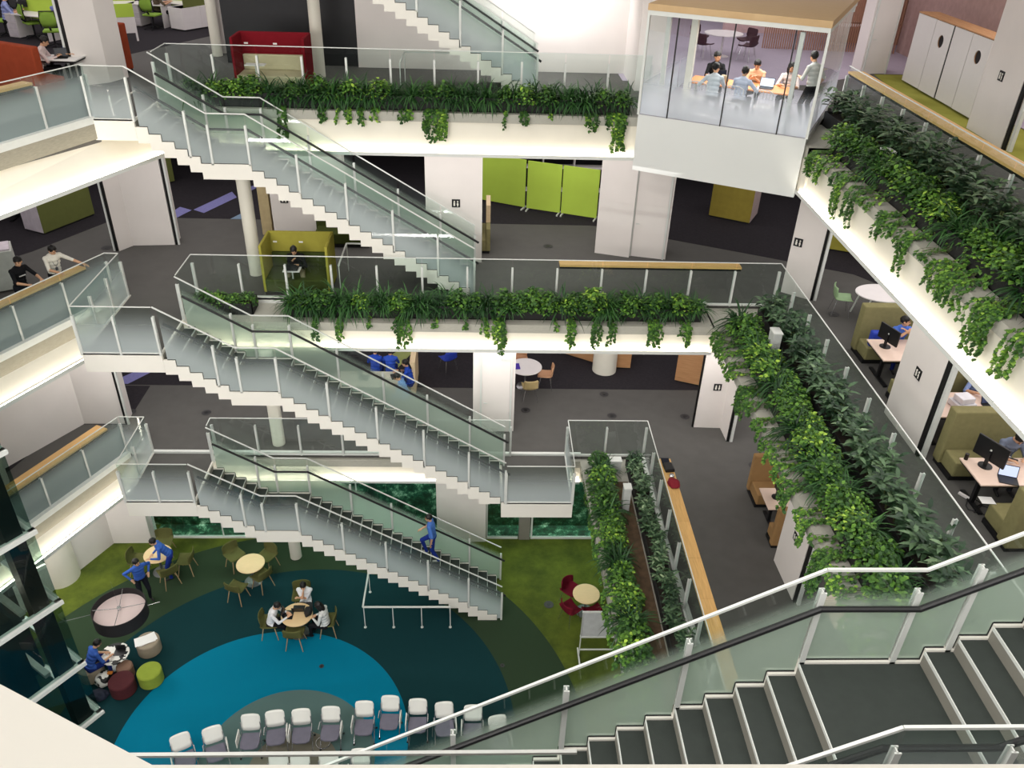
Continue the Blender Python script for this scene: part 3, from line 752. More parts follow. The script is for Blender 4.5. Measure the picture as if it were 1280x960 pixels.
def vine(L, n=4, spread=.16, dens=40):
    """strands that run outwards (local -Y) then hang down L metres"""
    g = MB(); s = MB()
    for k in range(n):
        x = R.uniform(-spread, spread); ll = L*R.uniform(.55, 1)
        pts = [Vector((x*.5, .5, .2)), Vector((x*.6, .28, -.04)), Vector((x*.8, .03, -.05)), Vector((x, -.07, -.09))]
        m_ = max(3, int(ll/.12))
        for j in range(1, m_+1): pts.append(Vector((x+R.uniform(-.05, .05), -.1+R.uniform(-.04, .03), -.09-ll*j/m_)))
        s.tube(pts, .004, 4)
        for j in range(int(dens*ll/.5)+4):
            t = R.uniform(0, 1)*(len(pts)-1.001); i = int(t); p = pts[i].lerp(pts[i+1], t-i)
            sz = R.uniform(.05, .085); d = Vector((R.uniform(-1, 1), R.uniform(-1, -.1), R.uniform(-1, .2)))
            leaf(g, p, d, (0, -.4, 1), sz, sz*.9, heart=True, droop=.3)
    return g, s
PR = {}
def proto(kind):
    """list of meshes for one kind of plant"""
    if kind not in PR:
        L = []
        for i in range(5):
            if kind == 'fern': a = (fern(), stems(.1, 3), fern_m)
            elif kind == 'pothos': a = (pothos(), stems(.2), poth_m)
            else: a = (bush(), stems(.36, 9), bush_m)
            g, s, mt = a
            o1 = g.build('leaves', mt); o2 = s.build('stems', stem_m)
            L.append((o1.data, o2.data)); bpy.data.objects.remove(o1); bpy.data.objects.remove(o2)
        PR[kind] = L
    return PR[kind]
def plant(kind, loc, sc, label, group):
    nm = {'fern': 'fern', 'pothos': 'pothos_plant', 'bush': 'broadleaf_plant'}[kind]
    a, b = R.choice(proto(kind))
    o = thing(nm, label, 'plant', loc, R.uniform(0, 6.28), group); o.scale = (sc, sc, sc*R.uniform(.85, 1.1))
    c = bpy.data.objects.new('leaves', a); col.objects.link(c); c.parent = o
    c = bpy.data.objects.new('stems', b); col.objects.link(c); c.parent = o
    return o
VN = []
def vines(loc, rz, L, label, group, n=4, sp=.16):
    g, s = vine(L, n, sp)
    o = thing('trailing_vine', label, 'vine', loc, rz, group)
    g.build('leaves', poth_m, o); s.build('stems', stem_m, o)
    return o
def trough(label, x0, y0, x1, y1, z, h=.34):
    o = thing('trough_planter', label, 'planter', ((x0+x1)/2, (y0+y1)/2, z))
    w, d = (x1-x0)/2, (y1-y0)/2; t = .02
    g = MB(); g.box(-w, -d, 0, w, -d+t, h); g.box(-w, d-t, 0, w, d, h); g.box(-w, -d, 0, -w+t, d, h); g.box(w-t, -d, 0, w, d, h); g.box(-w, -d, 0, w, d, .02)
    g.build('box', potm, o)
    g = MB(); g.box(-w+t, -d+t, .02, w-t, d-t, h-.05); g.build('soil', soil, o)
    return o
zl = F[2]-.1
trough('short black trough with low bright plants at the left end of the middle ledge', -6.95, 18.2, -5.55, 18.75, zl, .3)
trough('long black trough hidden under ferns and vines, middle ledge', -4.75, 18.12, 5.5, 18.65, zl)
trough('long black trough under ferns on the uppermost ledge', -7.3, 21.1, 3.7, 21.65, F[3]-.1)
trough('outer black trough of the right ledge on the second storey', 6.12, 5, 6.6, 17.7, zl)
trough('inner black trough of the right ledge beside the second storey glass', 6.95, 5, 7.4, 18.3, zl)
trough('outer black trough of the topmost right ledge', 7.82, 5, 8.3, 18.3, F[3]-.1)
trough('inner black trough below the oak ledge and lockers', 8.45, 5, 8.98, 20.6, F[3]-.1)
trough('outer black trough on the lowest right ledge', 3.12, 8, 3.52, 17.7, F[1]-.1, .26)
trough('inner black trough on the lowest right ledge', 4.0, 8, 4.4, 17.8, F[1]-.1, .26)
def row(x0, y0, x1, y1, z, sp, kinds, sc, label, group, jit=.06):
    L = math.hypot(x1-x0, y1-y0); n = int(L/sp)
    for i in range(n+1):
        t = i/max(1, n); k = kinds[R.randrange(len(kinds))]
        kn = {'fern': 'arching fern', 'pothos': 'small-leaved bright pothos', 'bush': 'broad-leaved bush'}[k]
        plant(k, (x0+(x1-x0)*t+R.uniform(-jit, jit), y0+(y1-y0)*t+R.uniform(-jit, jit), z), sc*R.uniform(.85, 1.15), kn+' '+label, kn+'s '+group)
zt = F[2]+.16
row(-6.8, 18.45, -5.7, 18.45, zt-.05, .28, ['pothos', 'pothos', 'fern'], .75, 'in the short black trough on the middle ledge', 'of the short middle trough')
row(-4.6, 18.33, 5.4, 18.33, zt, .36, ['fern', 'fern', 'pothos'], 1.0, 'in the long trough across the middle ledge', 'of the long middle trough')
row(-4.5, 18.22, 5.3, 18.22, zt-.02, .5, ['pothos', 'fern'], .85, 'in the front of the long middle trough', 'at the front of the long middle trough')
zt = F[3]+.16
row(-7.15, 21.4, 3.6, 21.4, zt, .38, ['fern', 'pothos', 'fern'], 1.0, 'in the uppermost trough across the back', 'of the uppermost trough')
row(-7.1, 21.22, 3.5, 21.22, zt-.02, .48, ['pothos', 'fern'], .9, 'in the front of the uppermost trough', 'at the front of the uppermost trough')
row(8.02, 7.2, 8.02, 18.2, zt, .34, ['pothos', 'pothos', 'pothos', 'fern'], .95, 'on the outer side of the topmost right ledge', 'of the topmost right ledge, outer side')
row(8.3, 7.2, 8.3, 18.4, zt, .5, ['fern', 'pothos'], .85, 'in the middle of the topmost right ledge', 'of the topmost right ledge, middle')
row(8.78, 7.2, 8.78, 20.5, zt, .38, ['bush'], 1.3, 'below the oak ledge and lockers', 'below the lockers')
zt = F[2]+.16
row(6.3, 6.6, 6.3, 17.5, zt, .34, ['pothos', 'pothos', 'pothos', 'fern'], .95, 'on the outer side of the second storey right ledge', 'of the second storey right ledge, outer side')
row(6.52, 6.6, 6.52, 17.4, zt, .5, ['fern', 'pothos'], .8, 'in the middle of the second storey right ledge', 'of the second storey right ledge, middle')
row(7.2, 6.6, 7.2, 18.1, zt, .42, ['bush'], 1.15, 'beside the glass railing of the second storey right side', 'beside the second storey right railing')
zt = F[1]+.1
row(3.25, 9.0, 3.25, 17.6, zt, .34, ['pothos', 'pothos', 'fern'], .9, 'on the outer side of the lowest right ledge', 'of the lowest right ledge, outer side')
row(4.2, 9.0, 4.2, 17.6, zt, .42, ['bush'], .78, 'beside the lowest oak ledge', 'beside the lowest oak ledge')
# trailing vines at the places the photograph shows them
def vx(u, v, Y): return aty(u, v, Y)[0]
for u, L, n, w in ((352, .9, 5, .12), (405, .3, 5, .15), (430, .35, 6, .2), (452, .35, 5, .15), (505, .3, 4, .12), (512, .2, 4, .1), (540, .75, 9, .2), (552, .8, 8, .15), (633, .55, 1, .02), (655, .25, 6, .1), (735, .25, 5, .1), (742, .5, 5, .12), (765, .3, 5, .12), (772, .9, 9, .14), (780, .85, 7, .1), (470, .3, 3, .1), (690, .1, 3, .1)):
    vines((vx(u, 140, 20.9), 20.92, F[3]), 0, L, 'trailing pothos vine hanging over the uppermost ledge', 'vines over the uppermost ledge', n, w)
for u, L, n, w in ((392, .5, 4, .08), (424, .6, 5, .06), (505, .75, 5, .14), (495, .3, 4, .1), (460, .1, 3, .05), (605, .35, 4, .1), (628, .85, 7, .1), (618, .5, 5, .12), (695, .15, 3, .1), (715, .65, 6, .12), (747, .6, 5, .1), (766, .55, 4, .1), (815, .5, 8, .14), (824, .55, 6, .1), (855, .35, 3, .05), (865, .6, 6, .06), (585, .1, 3, .1), (545, .1, 3, .1)):
    vines((vx(u, 395, 17.85), 17.87, F[2]), 0, L, 'trailing vine hanging over the middle ledge', 'vines over the middle ledge', n, w)
for i in range(24):
    y = 7.6+i*.46+R.uniform(-.15, .15); vines((7.47, y, F[3]), -math.pi/2, R.choice((.1, .15, .3, .5, .8)), 'trailing vine hanging over the topmost right ledge', 'vines over the topmost right ledge', R.randint(5, 10), .24)
for i in range(24):
    y = 7.2+i*.44+R.uniform(-.15, .15); vines((5.78, y, F[2]), -math.pi/2, R.choice((.1, .2, .35, .6, .9)), 'trailing vine hanging over the second storey right ledge', 'vines over the second storey right ledge', R.randint(5, 10), .24)
for i in range(20):
    y = 10+i*.39; vines((2.95, y, F[1]), -math.pi/2, R.uniform(.15, .5) if R.random() < .6 else .1, 'trailing vine hanging over the lowest right ledge', 'vines over the lowest right ledge', R.randint(3, 6), .15)
for (x, y, z, w, l) in ((6.72, 16.3, F[2]-.1, 'white control box among the plants of the second storey ledge corner', (.2, .3, .75)), (3.72, 15.95, F[1]-.1, 'white control box among the plants at the head of the lowest ledge', (.18, .22, .75)), (3.66, 17.5, F[1]-.1, 'low white box at the end of the lowest ledge', (.3, .2, .4)), (8.3, 16.6, F[3]-.1, 'white control box half hidden by leaves on the topmost right ledge', (.2, .3, .55))):
    g = MB(); g.box(-l[0]/2, -l[1]/2, 0, l[0]/2, l[1]/2, l[2]); o = g.build('control_box', mat('box_grey', (200, 202, 200), .5), loc=(x, y, z), bevel=.01); tag(o, w, 'box')
    p = MB(); p.box(-l[0]/2-.01, -l[1]/2-.01, l[2], l[0]/2+.01, l[1]/2+.01, l[2]+.03); p.build('cover', metal_w, o)
g = MB(); g.box(3.55, 8, F[1]-.1, 3.95, 17.0, F[1]-.04); struct('trim_ledge_path', g, mat('bark_path', (84, 66, 48), .9, var=.25, scale=8, bump=.5))
# ============================================================ FURNITURE
olive = mat('olive_fabric', (134, 128, 90), .9, var=.06, scale=10, bump=.3, bscale=300, spec=.1)
olive_dk = mat('dark_olive_fabric', (66, 74, 36), .9, var=.08, scale=10, bump=.3, bscale=300, spec=.1)
mustard = mat('mustard_fabric', (160, 152, 66), .9, var=.05, bump=.3, bscale=300, spec=.1)
lime = mat('lime_board', (184, 212, 84), .8, var=.03, scale=2, spec=.1)
limef = mat('lime_mesh', (140, 176, 66), .8, var=.06)
red = mat('red_fabric', (116, 22, 32), .9, var=.06, bump=.3, bscale=300, spec=.1)
beige = mat('beige_fabric', (196, 184, 154), .9, var=.04, bump=.3, bscale=300, spec=.1)
rust = mat('rust_fabric', (150, 66, 42), .9, var=.07, bump=.3, bscale=300, spec=.1)
maroon = mat('maroon_fabric', (104, 24, 40), .85, var=.06, spec=.1)
plum = mat('plum_shell', (66, 34, 44), .6, var=.05)
shellolive = mat('olive_shell', (92, 92, 54), .8, var=.06, spec=.1)
sage = mat('sage_shell', (142, 170, 128), .5, var=.04)
peach = mat('peach_shell', (208, 160, 124), .5, var=.04)
cobalt = mat('cobalt', (40, 62, 168), .6, var=.08)
greyseat = mat('grey_seat', (104, 102, 116), .85, var=.06, bump=.3, bscale=300)
legwood = mat('leg_wood', (168, 142, 106), .5, var=.06)
screen_on = emis('screen_glow', (196, 206, 240), 1.2)
screen_off = mat('screen_dark', (30, 34, 46), .15, var=.05)
paper = mat('paper', (236, 234, 232), .7, var=.02)
def shell(g, W, prof, curl=.05, n=10, back_w=1.0):
    """curved one-piece seat shell from a side profile [(y, z)]"""
    m = len(prof); i0 = len(g.v)
    for k, (y, z) in enumerate(prof):
        w = W*(1 if k < m/2 else back_w)/2
        if k in (0, m-1): w *= .86
        for j in range(n+1):
            s = -1+2*j/n; e = curl*abs(s)**2.5
            g.v.append((s*w, y+(e if k > m/2 else 0), z+(0 if k > m/2 else e*.8)))
    for k in range(m-1):
        for j in range(n): a = i0+k*(n+1)+j; g.f.append((a, a+1, a+n+2, a+n+1)); g.mi.append(0)
def solid(o, t=.015):
    s = o.modifiers.new('thickness', 'SOLIDIFY'); s.thickness = t; s.offset = 0; return o
PROF = [(.24, .43), (.22, .455), (.1, .45), (-.05, .445), (-.16, .455), (-.2, .5), (-.225, .58), (-.24, .68), (-.25, .76), (-.252, .80)]
def shell_chair(name, label, loc, rz, smat, lmat, W=.5, prof=PROF, group=None, curl=.06, legr=.016, cat='chair', high=0):
    o = thing(name, label, cat, loc, rz, group)
    g = MB(); shell(g, W, [(y, z+(high if z > .47 else 0)) for y, z in prof], curl); solid(g.build('seat_shell', smat, o, smooth=True), .02)
    for sx in (-1, 1):
        for sy in (-1, 1):
            g = MB(); g.tube([(sx*.15, sy*.14, .44), (sx*.23, sy*.22, 0)], legr, 8, r2=legr*.7); g.build('leg', lmat, o, smooth=True)
    return o
def round_table(name, label, loc, r, topm, basem=chrome, h=.72, group=None):
    o = thing(name, label, 'table', loc, 0, group)
    g = MB(); g.cyl((0, 0), r, h-.028, h, 48, bev=.006); g.build('tabletop', topm, o, smooth=True)
    g = MB(); g.cyl((0, 0), .035, .02, h-.028, 20); g.build('column', basem, o, smooth=True)
    g = MB(); g.lathe([(.25, 0), (.26, .01), (.24, .018), (.05, .03)], n=36); g.build('base', basem, o, smooth=True)
    return o
f0 = F[0]
tb = lambda u, v, k, h=.72: at(u, v, F[k]+h)
steel = mat('steel_base', (112, 116, 116), .4, .5)
x, y = tb(197, 692, 0); round_table('round_table', 'round beech table beside the two standing people in blue', (x, y, 0), .39, beigetop, steel)
x, y = tb(313, 704, 0); T2 = (x, y); round_table('round_table', 'unused round beech table under the lowest staircase with olive chairs', (x, y, 0), .4, beigetop, steel)
x, y = tb(371, 768, 0); T3 = (x, y); round_table('round_table', 'round beech table three people in white shirts sit around', (x, y, 0), .42, beigetop, steel)
x, y = tb(733, 742, 0); T4 = (x, y); round_table('round_table', 'round beech table with maroon chairs under the hanging vines', (x, y, 0), .38, beigetop, steel)
def ch(u, v, k, face, name, label, sm, lm, group=None, h=.45, **kw):
    """chair whose seat centre shows at pixel (u, v) and that faces the point `face`"""
    x, y = at(u, v, F[k]+h); a = math.atan2(face[1]-y, face[0]-x)-math.pi/2
    return shell_chair(name, label, (x, y, F[k]), a, sm, lm, group=group, **kw)
ch(296, 735, 0, T2, 'shell_chair', 'olive wooden-legged chair at the near left of the unused beech table', shellolive, legwood)
ch(327, 720, 0, T2, 'shell_chair', 'olive chair tucked against the near right of the unused beech table', shellolive, legwood)
ch(334, 695, 0, T2, 'shell_chair', 'olive chair behind the unused beech table, towards the slim column', shellolive, legwood)
ch(293, 694, 0, T2, 'shell_chair', 'olive chair at the far left of the unused beech table', shellolive, legwood)
ch(337, 778, 0, T3, 'shell_chair', 'olive chair under the person in white with black laptop', shellolive, legwood)
ch(368, 792, 0, T3, 'shell_chair', 'empty olive chair at the near side of the occupied beech table', shellolive, legwood)
ch(410, 776, 0, T3, 'shell_chair', 'olive chair under the dark-haired person reading in their lap', shellolive, legwood)
ch(377, 744, 0, T3, 'shell_chair', 'olive chair under the person with folded arms', shellolive, legwood)
x, y = tb(197, 692, 0); T1 = (x, y)
ch(210, 715, 0, T1, 'shell_chair', 'olive chair between the two standing people in blue', shellolive, legwood)
ch(172, 700, 0, T1, 'shell_chair', 'olive chair behind the person in blue with hands on hips', shellolive, legwood)
ch(205, 678, 0, T1, 'shell_chair', 'olive chair on the garden side of the table by the people in blue', shellolive, legwood)
ch(232, 700, 0, T1, 'shell_chair', 'olive chair on the right of the table by the people in blue', shellolive, legwood)
mk = dict(legr=.012, curl=.12, W=.52)
ch(713, 738, 0, T4, 'shell_chair', 'maroon tub chair on the left of the table under the vines', maroon, chrome, **mk)
ch(713, 762, 0, T4, 'shell_chair', 'maroon tub chair at the near left of the table under the vines', maroon, chrome, **mk)
ch(741, 766, 0, T4, 'shell_chair', 'maroon tub chair half hidden by the whiteboard and vines', maroon, chrome, **mk)
# row of training chairs
def training_chair(label, loc, rz, arm=-1):
    o = thing('training_chair', label, 'chair', loc, rz, None)
    wf = mat('white_plastic', (222, 222, 216), .5, var=.02)
    g = MB(); shell(g, .44, [(-.18, .54), (-.22, .64), (-.27, .76), (-.32, .88), (-.34, .94)], .03); solid(g.build('backrest', wf, o, smooth=True), .018)
    g = MB(); g.prism([(-.21, -.17), (.21, -.17), (.225, .1), (.2, .22), (.1, .26), (-.1, .26), (-.2, .22), (-.225, .1)], .42, .475); g.build('seat', greyseat, o, bevel=.015)
    for s in (-1, 1):
        g = MB(); g.tube([(s*.22, -.21, .8), (s*.23, -.17, .5), (s*.24, .2, .06)], .012, 8); l = g.build('leg', chrome, o, smooth=True)
        g = MB(); g.lathe([(.02, 0), (.026, .012), (.026, .03), (.02, .045)], (s*.24, .2, 0), 12); g.build('caster', black_plastic, l)
        g = MB(); g.tube([(s*.22, .05, .42), (s*.24, -.25, .06)], .012, 8); l = g.build('leg', chrome, o, smooth=True)
        g = MB(); g.lathe([(.02, 0), (.026, .012), (.026, .03), (.02, .045)], (s*.24, -.25, 0), 12); g.build('caster', black_plastic, l)
        g = MB(); g.tube([(s*.225, -.2, .56), (s*.25, -.1, .66), (s*.25, .1, .66)], .011, 8); g.build('armrest', chrome, o, smooth=True)
    g = MB(); g.prism([(arm*.27-.012, -.14), (arm*.27+.012, -.14), (arm*.27+.012, .2), (arm*.27-.012, .2)], .42, .68); g.build('folding_tablet', wf, o, bevel=.01)
    return o
rowp = [(231, 948, -26, 'half covered by the white parapet corner'), (270, 939, -22, 'second from the parapet'), (313, 924, -3, 'third from the parapet'), (345, 919, -9, 'over the edge of the beige circle'), (377, 917, -5, 'with its seat turned slightly, over the beige circle'), (413, 914, 0, 'beside the fallen ring on the grey circle'), (455, 907, 0, 'just right of the grey circle'), (487, 900, 2, 'straddling the cyan edge, topmost of the row'), (522, 904, 0, 'first one on the dark teal floor'), (556, 908, -5, 'crossed by the pale stair rail'), (591, 912, 0, 'behind the near stair glass beside a post'), (624, 925, -10, 'dimly seen through the stair glass, end of the row')]
for i, (u, v, a, w) in enumerate(rowp):
    x, y = at(u, v, .46); training_chair('white-backed grey training chair '+w, (x, y, 0), math.pi-a*D2R*1, -1 if i % 2 else 1)
for i, (u, v, w) in enumerate(((347, 975, 'third one of the second row, under the rail'), (374, 975, 'beside the one under the rail'), (410, 972, 'under the pale diagonal rail'), (450, 967, 'below the ring at the glass post'))):
    x, y = at(u, v, .5); training_chair('white-backed training chair of the near row, '+w, (x, y, 0), math.pi, 1)
g = MB(); n = 24; g.tube([(.17*math.cos(2*math.pi*i/n), .17*math.sin(2*math.pi*i/n), 0) for i in range(n+1)], .012, 6)
x, y = at(404, 928, .05); tag(g.build('metal_ring', chrome, loc=(x, y, .05)), 'chrome ring lying beside a chair on the grey circle', 'ring')
# poufs, low table with papers, pendant drum lamp
def pouf(u, v, r, h, m_, lab):
    x, y = at(u, v, h); o = thing('pouf', lab, 'pouf', (x, y, 0))
    g = MB(); g.cyl((0, 0), r, .02, h, 40, bev=.025); g.build('cushion', m_, o, smooth=True)
    g = MB(); g.cyl((0, 0), r-.04, 0, .03, 30); g.build('foot', black_plastic, o)
    return (x, y)
taupe = mat('taupe_fabric', (150, 138, 120), .9, var=.05, bump=.3, bscale=300)
pouf(186, 838, .3, .42, mat('lime_fabric', (134, 150, 50), .9, var=.05, bump=.3, bscale=300), 'lime green pouf on the dark teal floor')
pouf(151, 850, .31, .42, mat('wine_fabric', (70, 22, 28), .9, var=.05, bump=.3, bscale=300), 'dark wine pouf beside the zebra-patterned bag')
pp = pouf(184, 800, .3, .42, taupe, 'taupe pouf with magazines on top')
pouf(112, 832, .3, .42, taupe, 'taupe pouf the crouching person in blue sits on'); pouf(155, 832, .2, .4, mat('brown_fabric', (120, 92, 76), .9, var=.05), 'small brown pouf under the low round table')
g = MB()
for i, (dx, dy, a) in enumerate(((0, 0, .5), (.03, .02, .62), (-.05, -.03, .45))):
    c, s = math.cos(a), math.sin(a); g.prism([(dx+c*p-s*q, dy+s*p+c*q) for p, q in ((-.22, -.15), (.22, -.15), (.22, .15), (-.22, .15))], .008*i, .008*i+.007)
tag(g.build('magazine_stack', paper, loc=(pp[0]-.03, pp[1], .425)), 'fanned white magazines on the taupe pouf', 'magazines')
def zebra():
    mt, nt, b = nodes('zebra_print'); N = nt.nodes.new; L = nt.links.new
    tc = N('ShaderNodeTexCoord'); w = N('ShaderNodeTexNoise'); w.inputs['Scale'].default_value = 7; w.inputs['Detail'].default_value = 1; L(tc.outputs['Object'], w.inputs[0])
    rp = N('ShaderNodeValToRGB'); rp.color_ramp.interpolation = 'CONSTANT'; rp.color_ramp.elements[0].color = srgb((20, 20, 22)); rp.color_ramp.elements[1].color = srgb((226, 224, 218)); rp.color_ramp.elements[1].position = .47
    L(w.outputs['Fac'], rp.inputs[0]); L(rp.outputs[0], b.inputs['Base Color']); b.inputs['Roughness'].default_value = .6; return mt
zb = zebra()
x, y = at(143, 817, .5); ZT = (x, y); round_table('low_table', 'low round table with black and white pattern the person in blue works at', (x, y, 0), .36, zb, steel, .5)
g = MB(); g.box(-.13, -.1, 0, .13, .1, .012); g.box(-.13, .1, .012, .13, .11, .17); tag(g.build('tablet', black_plastic, loc=(x+.12, y+.03, .505)), 'dark tablet on the patterned low table', 'tablet')
x, y = at(128, 847, .2)
def blob(name, mt, label, cat, loc, sx, sy, sz, seed=1, parent=None, disp=.25):
    bm = bmesh.new(); bmesh.ops.create_icosphere(bm, subdivisions=4, radius=1); rr = random.Random(seed)
    from mathutils import noise
    for v in bm.verts:
        k = 1+disp*noise.noise(v.co*1.7+Vector((seed, 0, 0))); v.co = Vector((v.co.x*sx*k, v.co.y*sy*k, max(0, (v.co.z*k+.75))*sz))
    me = bpy.data.meshes.new(name); bm.to_mesh(me); bm.free(); me.materials.append(mt); me.polygons.foreach_set('use_smooth', [True]*len(me.polygons))
    o = bpy.data.objects.new(name, me); col.objects.link(o); o.location = loc
    if label: tag(o, label, cat)
    return o
blob('shoulder_bag', zb, 'black and white patterned bag on the floor beside the wine pouf', 'bag', (x, y, 0), .22, .2, .2, 3)
x, y = at(124, 868, .1); blob('backpack', mat('navy_bag', (24, 30, 48), .8), 'dark backpack slumped on the floor by the wine pouf', 'bag', (x, y, 0), .22, .16, .12, 5)
x, y = at(138, 842, .3); tag((lambda q: (q.box(-.06, -.04, 0, .06, .04, .04), q.build('snack_box', mat('orange_box', (200, 120, 40), .6), loc=(x, y, .31)))[1])(MB()), 'small orange packet on the patterned bag', 'packet')
px, py = at(150, 764, 2.4)
o = thing('drum_lamp', 'large black drum pendant lamp with white diffuser and crossed wires', 'lamp', (px, py, 2.2))
g = MB(); R0 = .62; n = 56
for z0, z1, r in ((-.02, .36, R0), (-.02, .36, R0-.02)):
    i = len(g.v)
    for j in range(n): t = 2*math.pi*j/n; g.v += [(r*math.cos(t), r*math.sin(t), z0), (r*math.cos(t), r*math.sin(t), z1)]
    for j in range(n): a, b = i+2*j, i+2*((j+1) % n); g.f.append((a, b, b+1, a+1)); g.mi.append(0)
i = 0
for j in range(n): a, b = 2*j+1, 2*((j+1) % n)+1; g.f.append((a, b, 2*n+b, 2*n+a)); g.mi.append(0)
g.build('shade', mat('lamp_black', (26, 24, 26), .7), o, smooth=True)
g = MB(); g.cyl((0, 0), R0-.025, .16, .175, 56); g.build('diffuser', mat('lamp_white', (226, 206, 204), .5, var=.02), o)
g = MB()
for a in (.2, 1.77, 3.34, 4.91): g.tube([(.05*math.cos(a), .05*math.sin(a), .3), (R0*1.0*math.cos(a), R0*math.sin(a), .35)], .008, 6)
g.cyl((0, 0), .05, .26, .34, 16); g.build('spider', chrome, o)
g = MB()
g.tube([(R0*math.cos(3.3), R0*math.sin(3.3), .2), (-1.3, -.35, .2)], .008, 5); g.tube([(R0*math.cos(.3), R0*math.sin(.3), .2), (.85, .3, .2)], .008, 5); g.tube([(0, 0, .3), (0, 0, 1.24)], .002, 4)
g.build('suspension_wire', chrome, o)
# whiteboard easel
o = thing('whiteboard', 'rolling whiteboard frame on white feet below the hanging vines', 'whiteboard', (3.15, 14.75, 0), -.0)
g = MB(); g.box(-.42, -.02, .85, .55, .02, 1.75); g.build('board', mat('board_white', (196, 198, 200), .35), o)
g = MB(); g.box(-.44, -.03, .81, .57, .03, .86); g.box(-.44, -.025, 1.74, .57, .025, 1.77); g.build('board_frame', metal_w, o)
for s in (-.42, .55):
    g = MB(); g.box(s-.012, -.02, .06, s+.012, .02, 1.75); g.build('upright', metal_w, o)
    g = MB(); g.box(s-.02, -.28, .03, s+.02, .28, .07); g.build('foot', metal_w, o)
g = MB(); g.box(-.42, -.012, .3, .55, .012, .34); g.build('crossbar', metal_w, o)
# low guard rail under the lowest staircase
o = thing('guard_rail', 'low white guard rail standing under the lowest staircase', 'rail', (-3.1, 15.8, 0))
g = MB(); g.beam((0, 0, .8), (2.38, 0, .8), .045, .03); g.beam((0, 0, .8), (0, 1.4, .8), .045, .03); g.build('top_bar', metal_w, o)
for (a, b) in ((.02, .0), (.8, 0), (1.58, 0), (2.36, 0), (.0, 1.3)):
    g = MB(); g.tube([(a, b, 0), (a, b, .8)], .014, 8); g.cyl((a, b), .04, 0, .012, 16); g.build('post', metal_w, o)
# ------------------------------------------------ booths and sofas
def booth(label, x0, y0, w, d, z, facing, back_h, outer, inner, wing=None, seat_h=.42, name='booth_sofa', plinth=True, wings=(1, 1), bt=.16):
    """facing = angle of the open side; local frame: open side towards -Y, back at +Y; (x0, y0) centre of footprint"""
    o = thing(name, label, 'sofa', (x0, y0, z), facing)
    if plinth: g = MB(); g.box(-w/2+.03, -d/2+.03, 0, w/2-.03, d/2-.03, .1); g.build('plinth', black_plastic, o)
    g = MB(); g.box(-w/2+.05, -d/2, .1, w/2-.05, d/2-bt, seat_h); g.build('seat', inner, o, bevel=.03)
    g = MB(); g.box(-w/2, d/2-bt, .08, w/2, d/2, back_h); g.build('backrest', outer, o, bevel=.03)
    if inner != outer:
        for sx in (-w/2+.18, 0): g = MB(); g.box(sx-.05, d/2-bt-.012, back_h-.3, sx+.05, d/2-bt, back_h-.26); g.build('socket_plate', paper, o)
        g = MB(); g.box(-w/2+.08, d/2-bt-.12, seat_h, w/2-.08, d/2-bt, seat_h+.38); g.build('back_cushion', inner, o, bevel=.03)
    for s, on in zip((-1, 1), wings):
        if wing and on:
            g = MB(); a, b = sorted((s*w/2, s*(w/2-.07))); g.box(a, -d/2, .08, b, d/2-bt, wing); g.build('side_wing', outer, o, bevel=.02)
    return o
booth('mustard high-back booth with dark olive seat where a person in black works', -4.62, 19.62, 1.68, 1.05, F[2], 0, 1.33, mustard, olive_dk, 1.33, bt=.08)
booth('red high-back booth with beige cushions at the uppermost trough', -5.36, 22.55, 1.84, .95, F[3], 0, 1.33, red, beige, 1.33, bt=.1)
# desk booths on the right, storey 2
booth('olive booth sofa behind the desk with a blue bag', 9.55, 16.36, 1.68, .72, F[2], 0, 1.22, olive, olive, None, bt=.24)
booth('olive booth sofa on the near side of the desk with a blue bag', 9.55, 14.42, 1.68, .62, F[2], math.pi, 1.2, olive, olive, None, bt=.22)
booth('long olive booth sofa behind the person in grey with lanyard', 9.8, 12.12, 2.2, .68, F[2], 0, 1.25, olive, olive, None, bt=.24)
booth('olive booth sofa with white paper on its seat, lowest right', 9.75, 10.3, 2.0, .8, F[2], math.pi, 1.2, olive, olive, None, bt=.3)
bx, by = at(1233, 625, F[2]+.43); g = MB(); g.prism([(-.12, -.09), (.12, -.11), (.13, .08), (-.1, .1)], 0, .004); tag(g.build('paper_sheet', paper, loc=(bx, by, F[2]+.426)), 'white sheet lying on the lowest right olive seat', 'paper')
def desk(label, x0, y0, x1, y1, z, topm=None, name='desk', legs=True):
    o = thing(name, label, 'desk', ((x0+x1)/2, (y0+y1)/2, z)); w, d = (x1-x0)/2, (y1-y0)/2
    g = MB(); g.box(-w, -d, .695, w, d, .72); g.build('desktop', topm or mat('pink_beech', (232, 206, 190), .45, var=.03, stretch=(1, 8, 1)), o)
    g = MB(); g.box(-w+.02, -d+.02, .65, w-.02, d-.02, .695); g.build('apron', black_plastic, o)
    for s in (-1, 1):
        g = MB(); g.beam((s*(w-.25), 0, .03), (s*(w-.25), 0, .65), .07, .07); g.box(s*(w-.25)-.04, -d+.06, 0, s*(w-.25)+.04, d-.06, .04); g.build('leg', black_plastic, o)
    return o
desk('pale desk with black monitor where the person in bright blue rests chin on hands', 8.62, 14.95, 10.3, 15.88, F[2])
desk('pale desk with monitor, laptop and papers beside the person in grey', 8.6, 10.79, 10.9, 11.56, F[2])
desk('pale desk with stacked white devices, partly behind the sign pier', 8.72, 12.84, 10.9, 13.72, F[2])
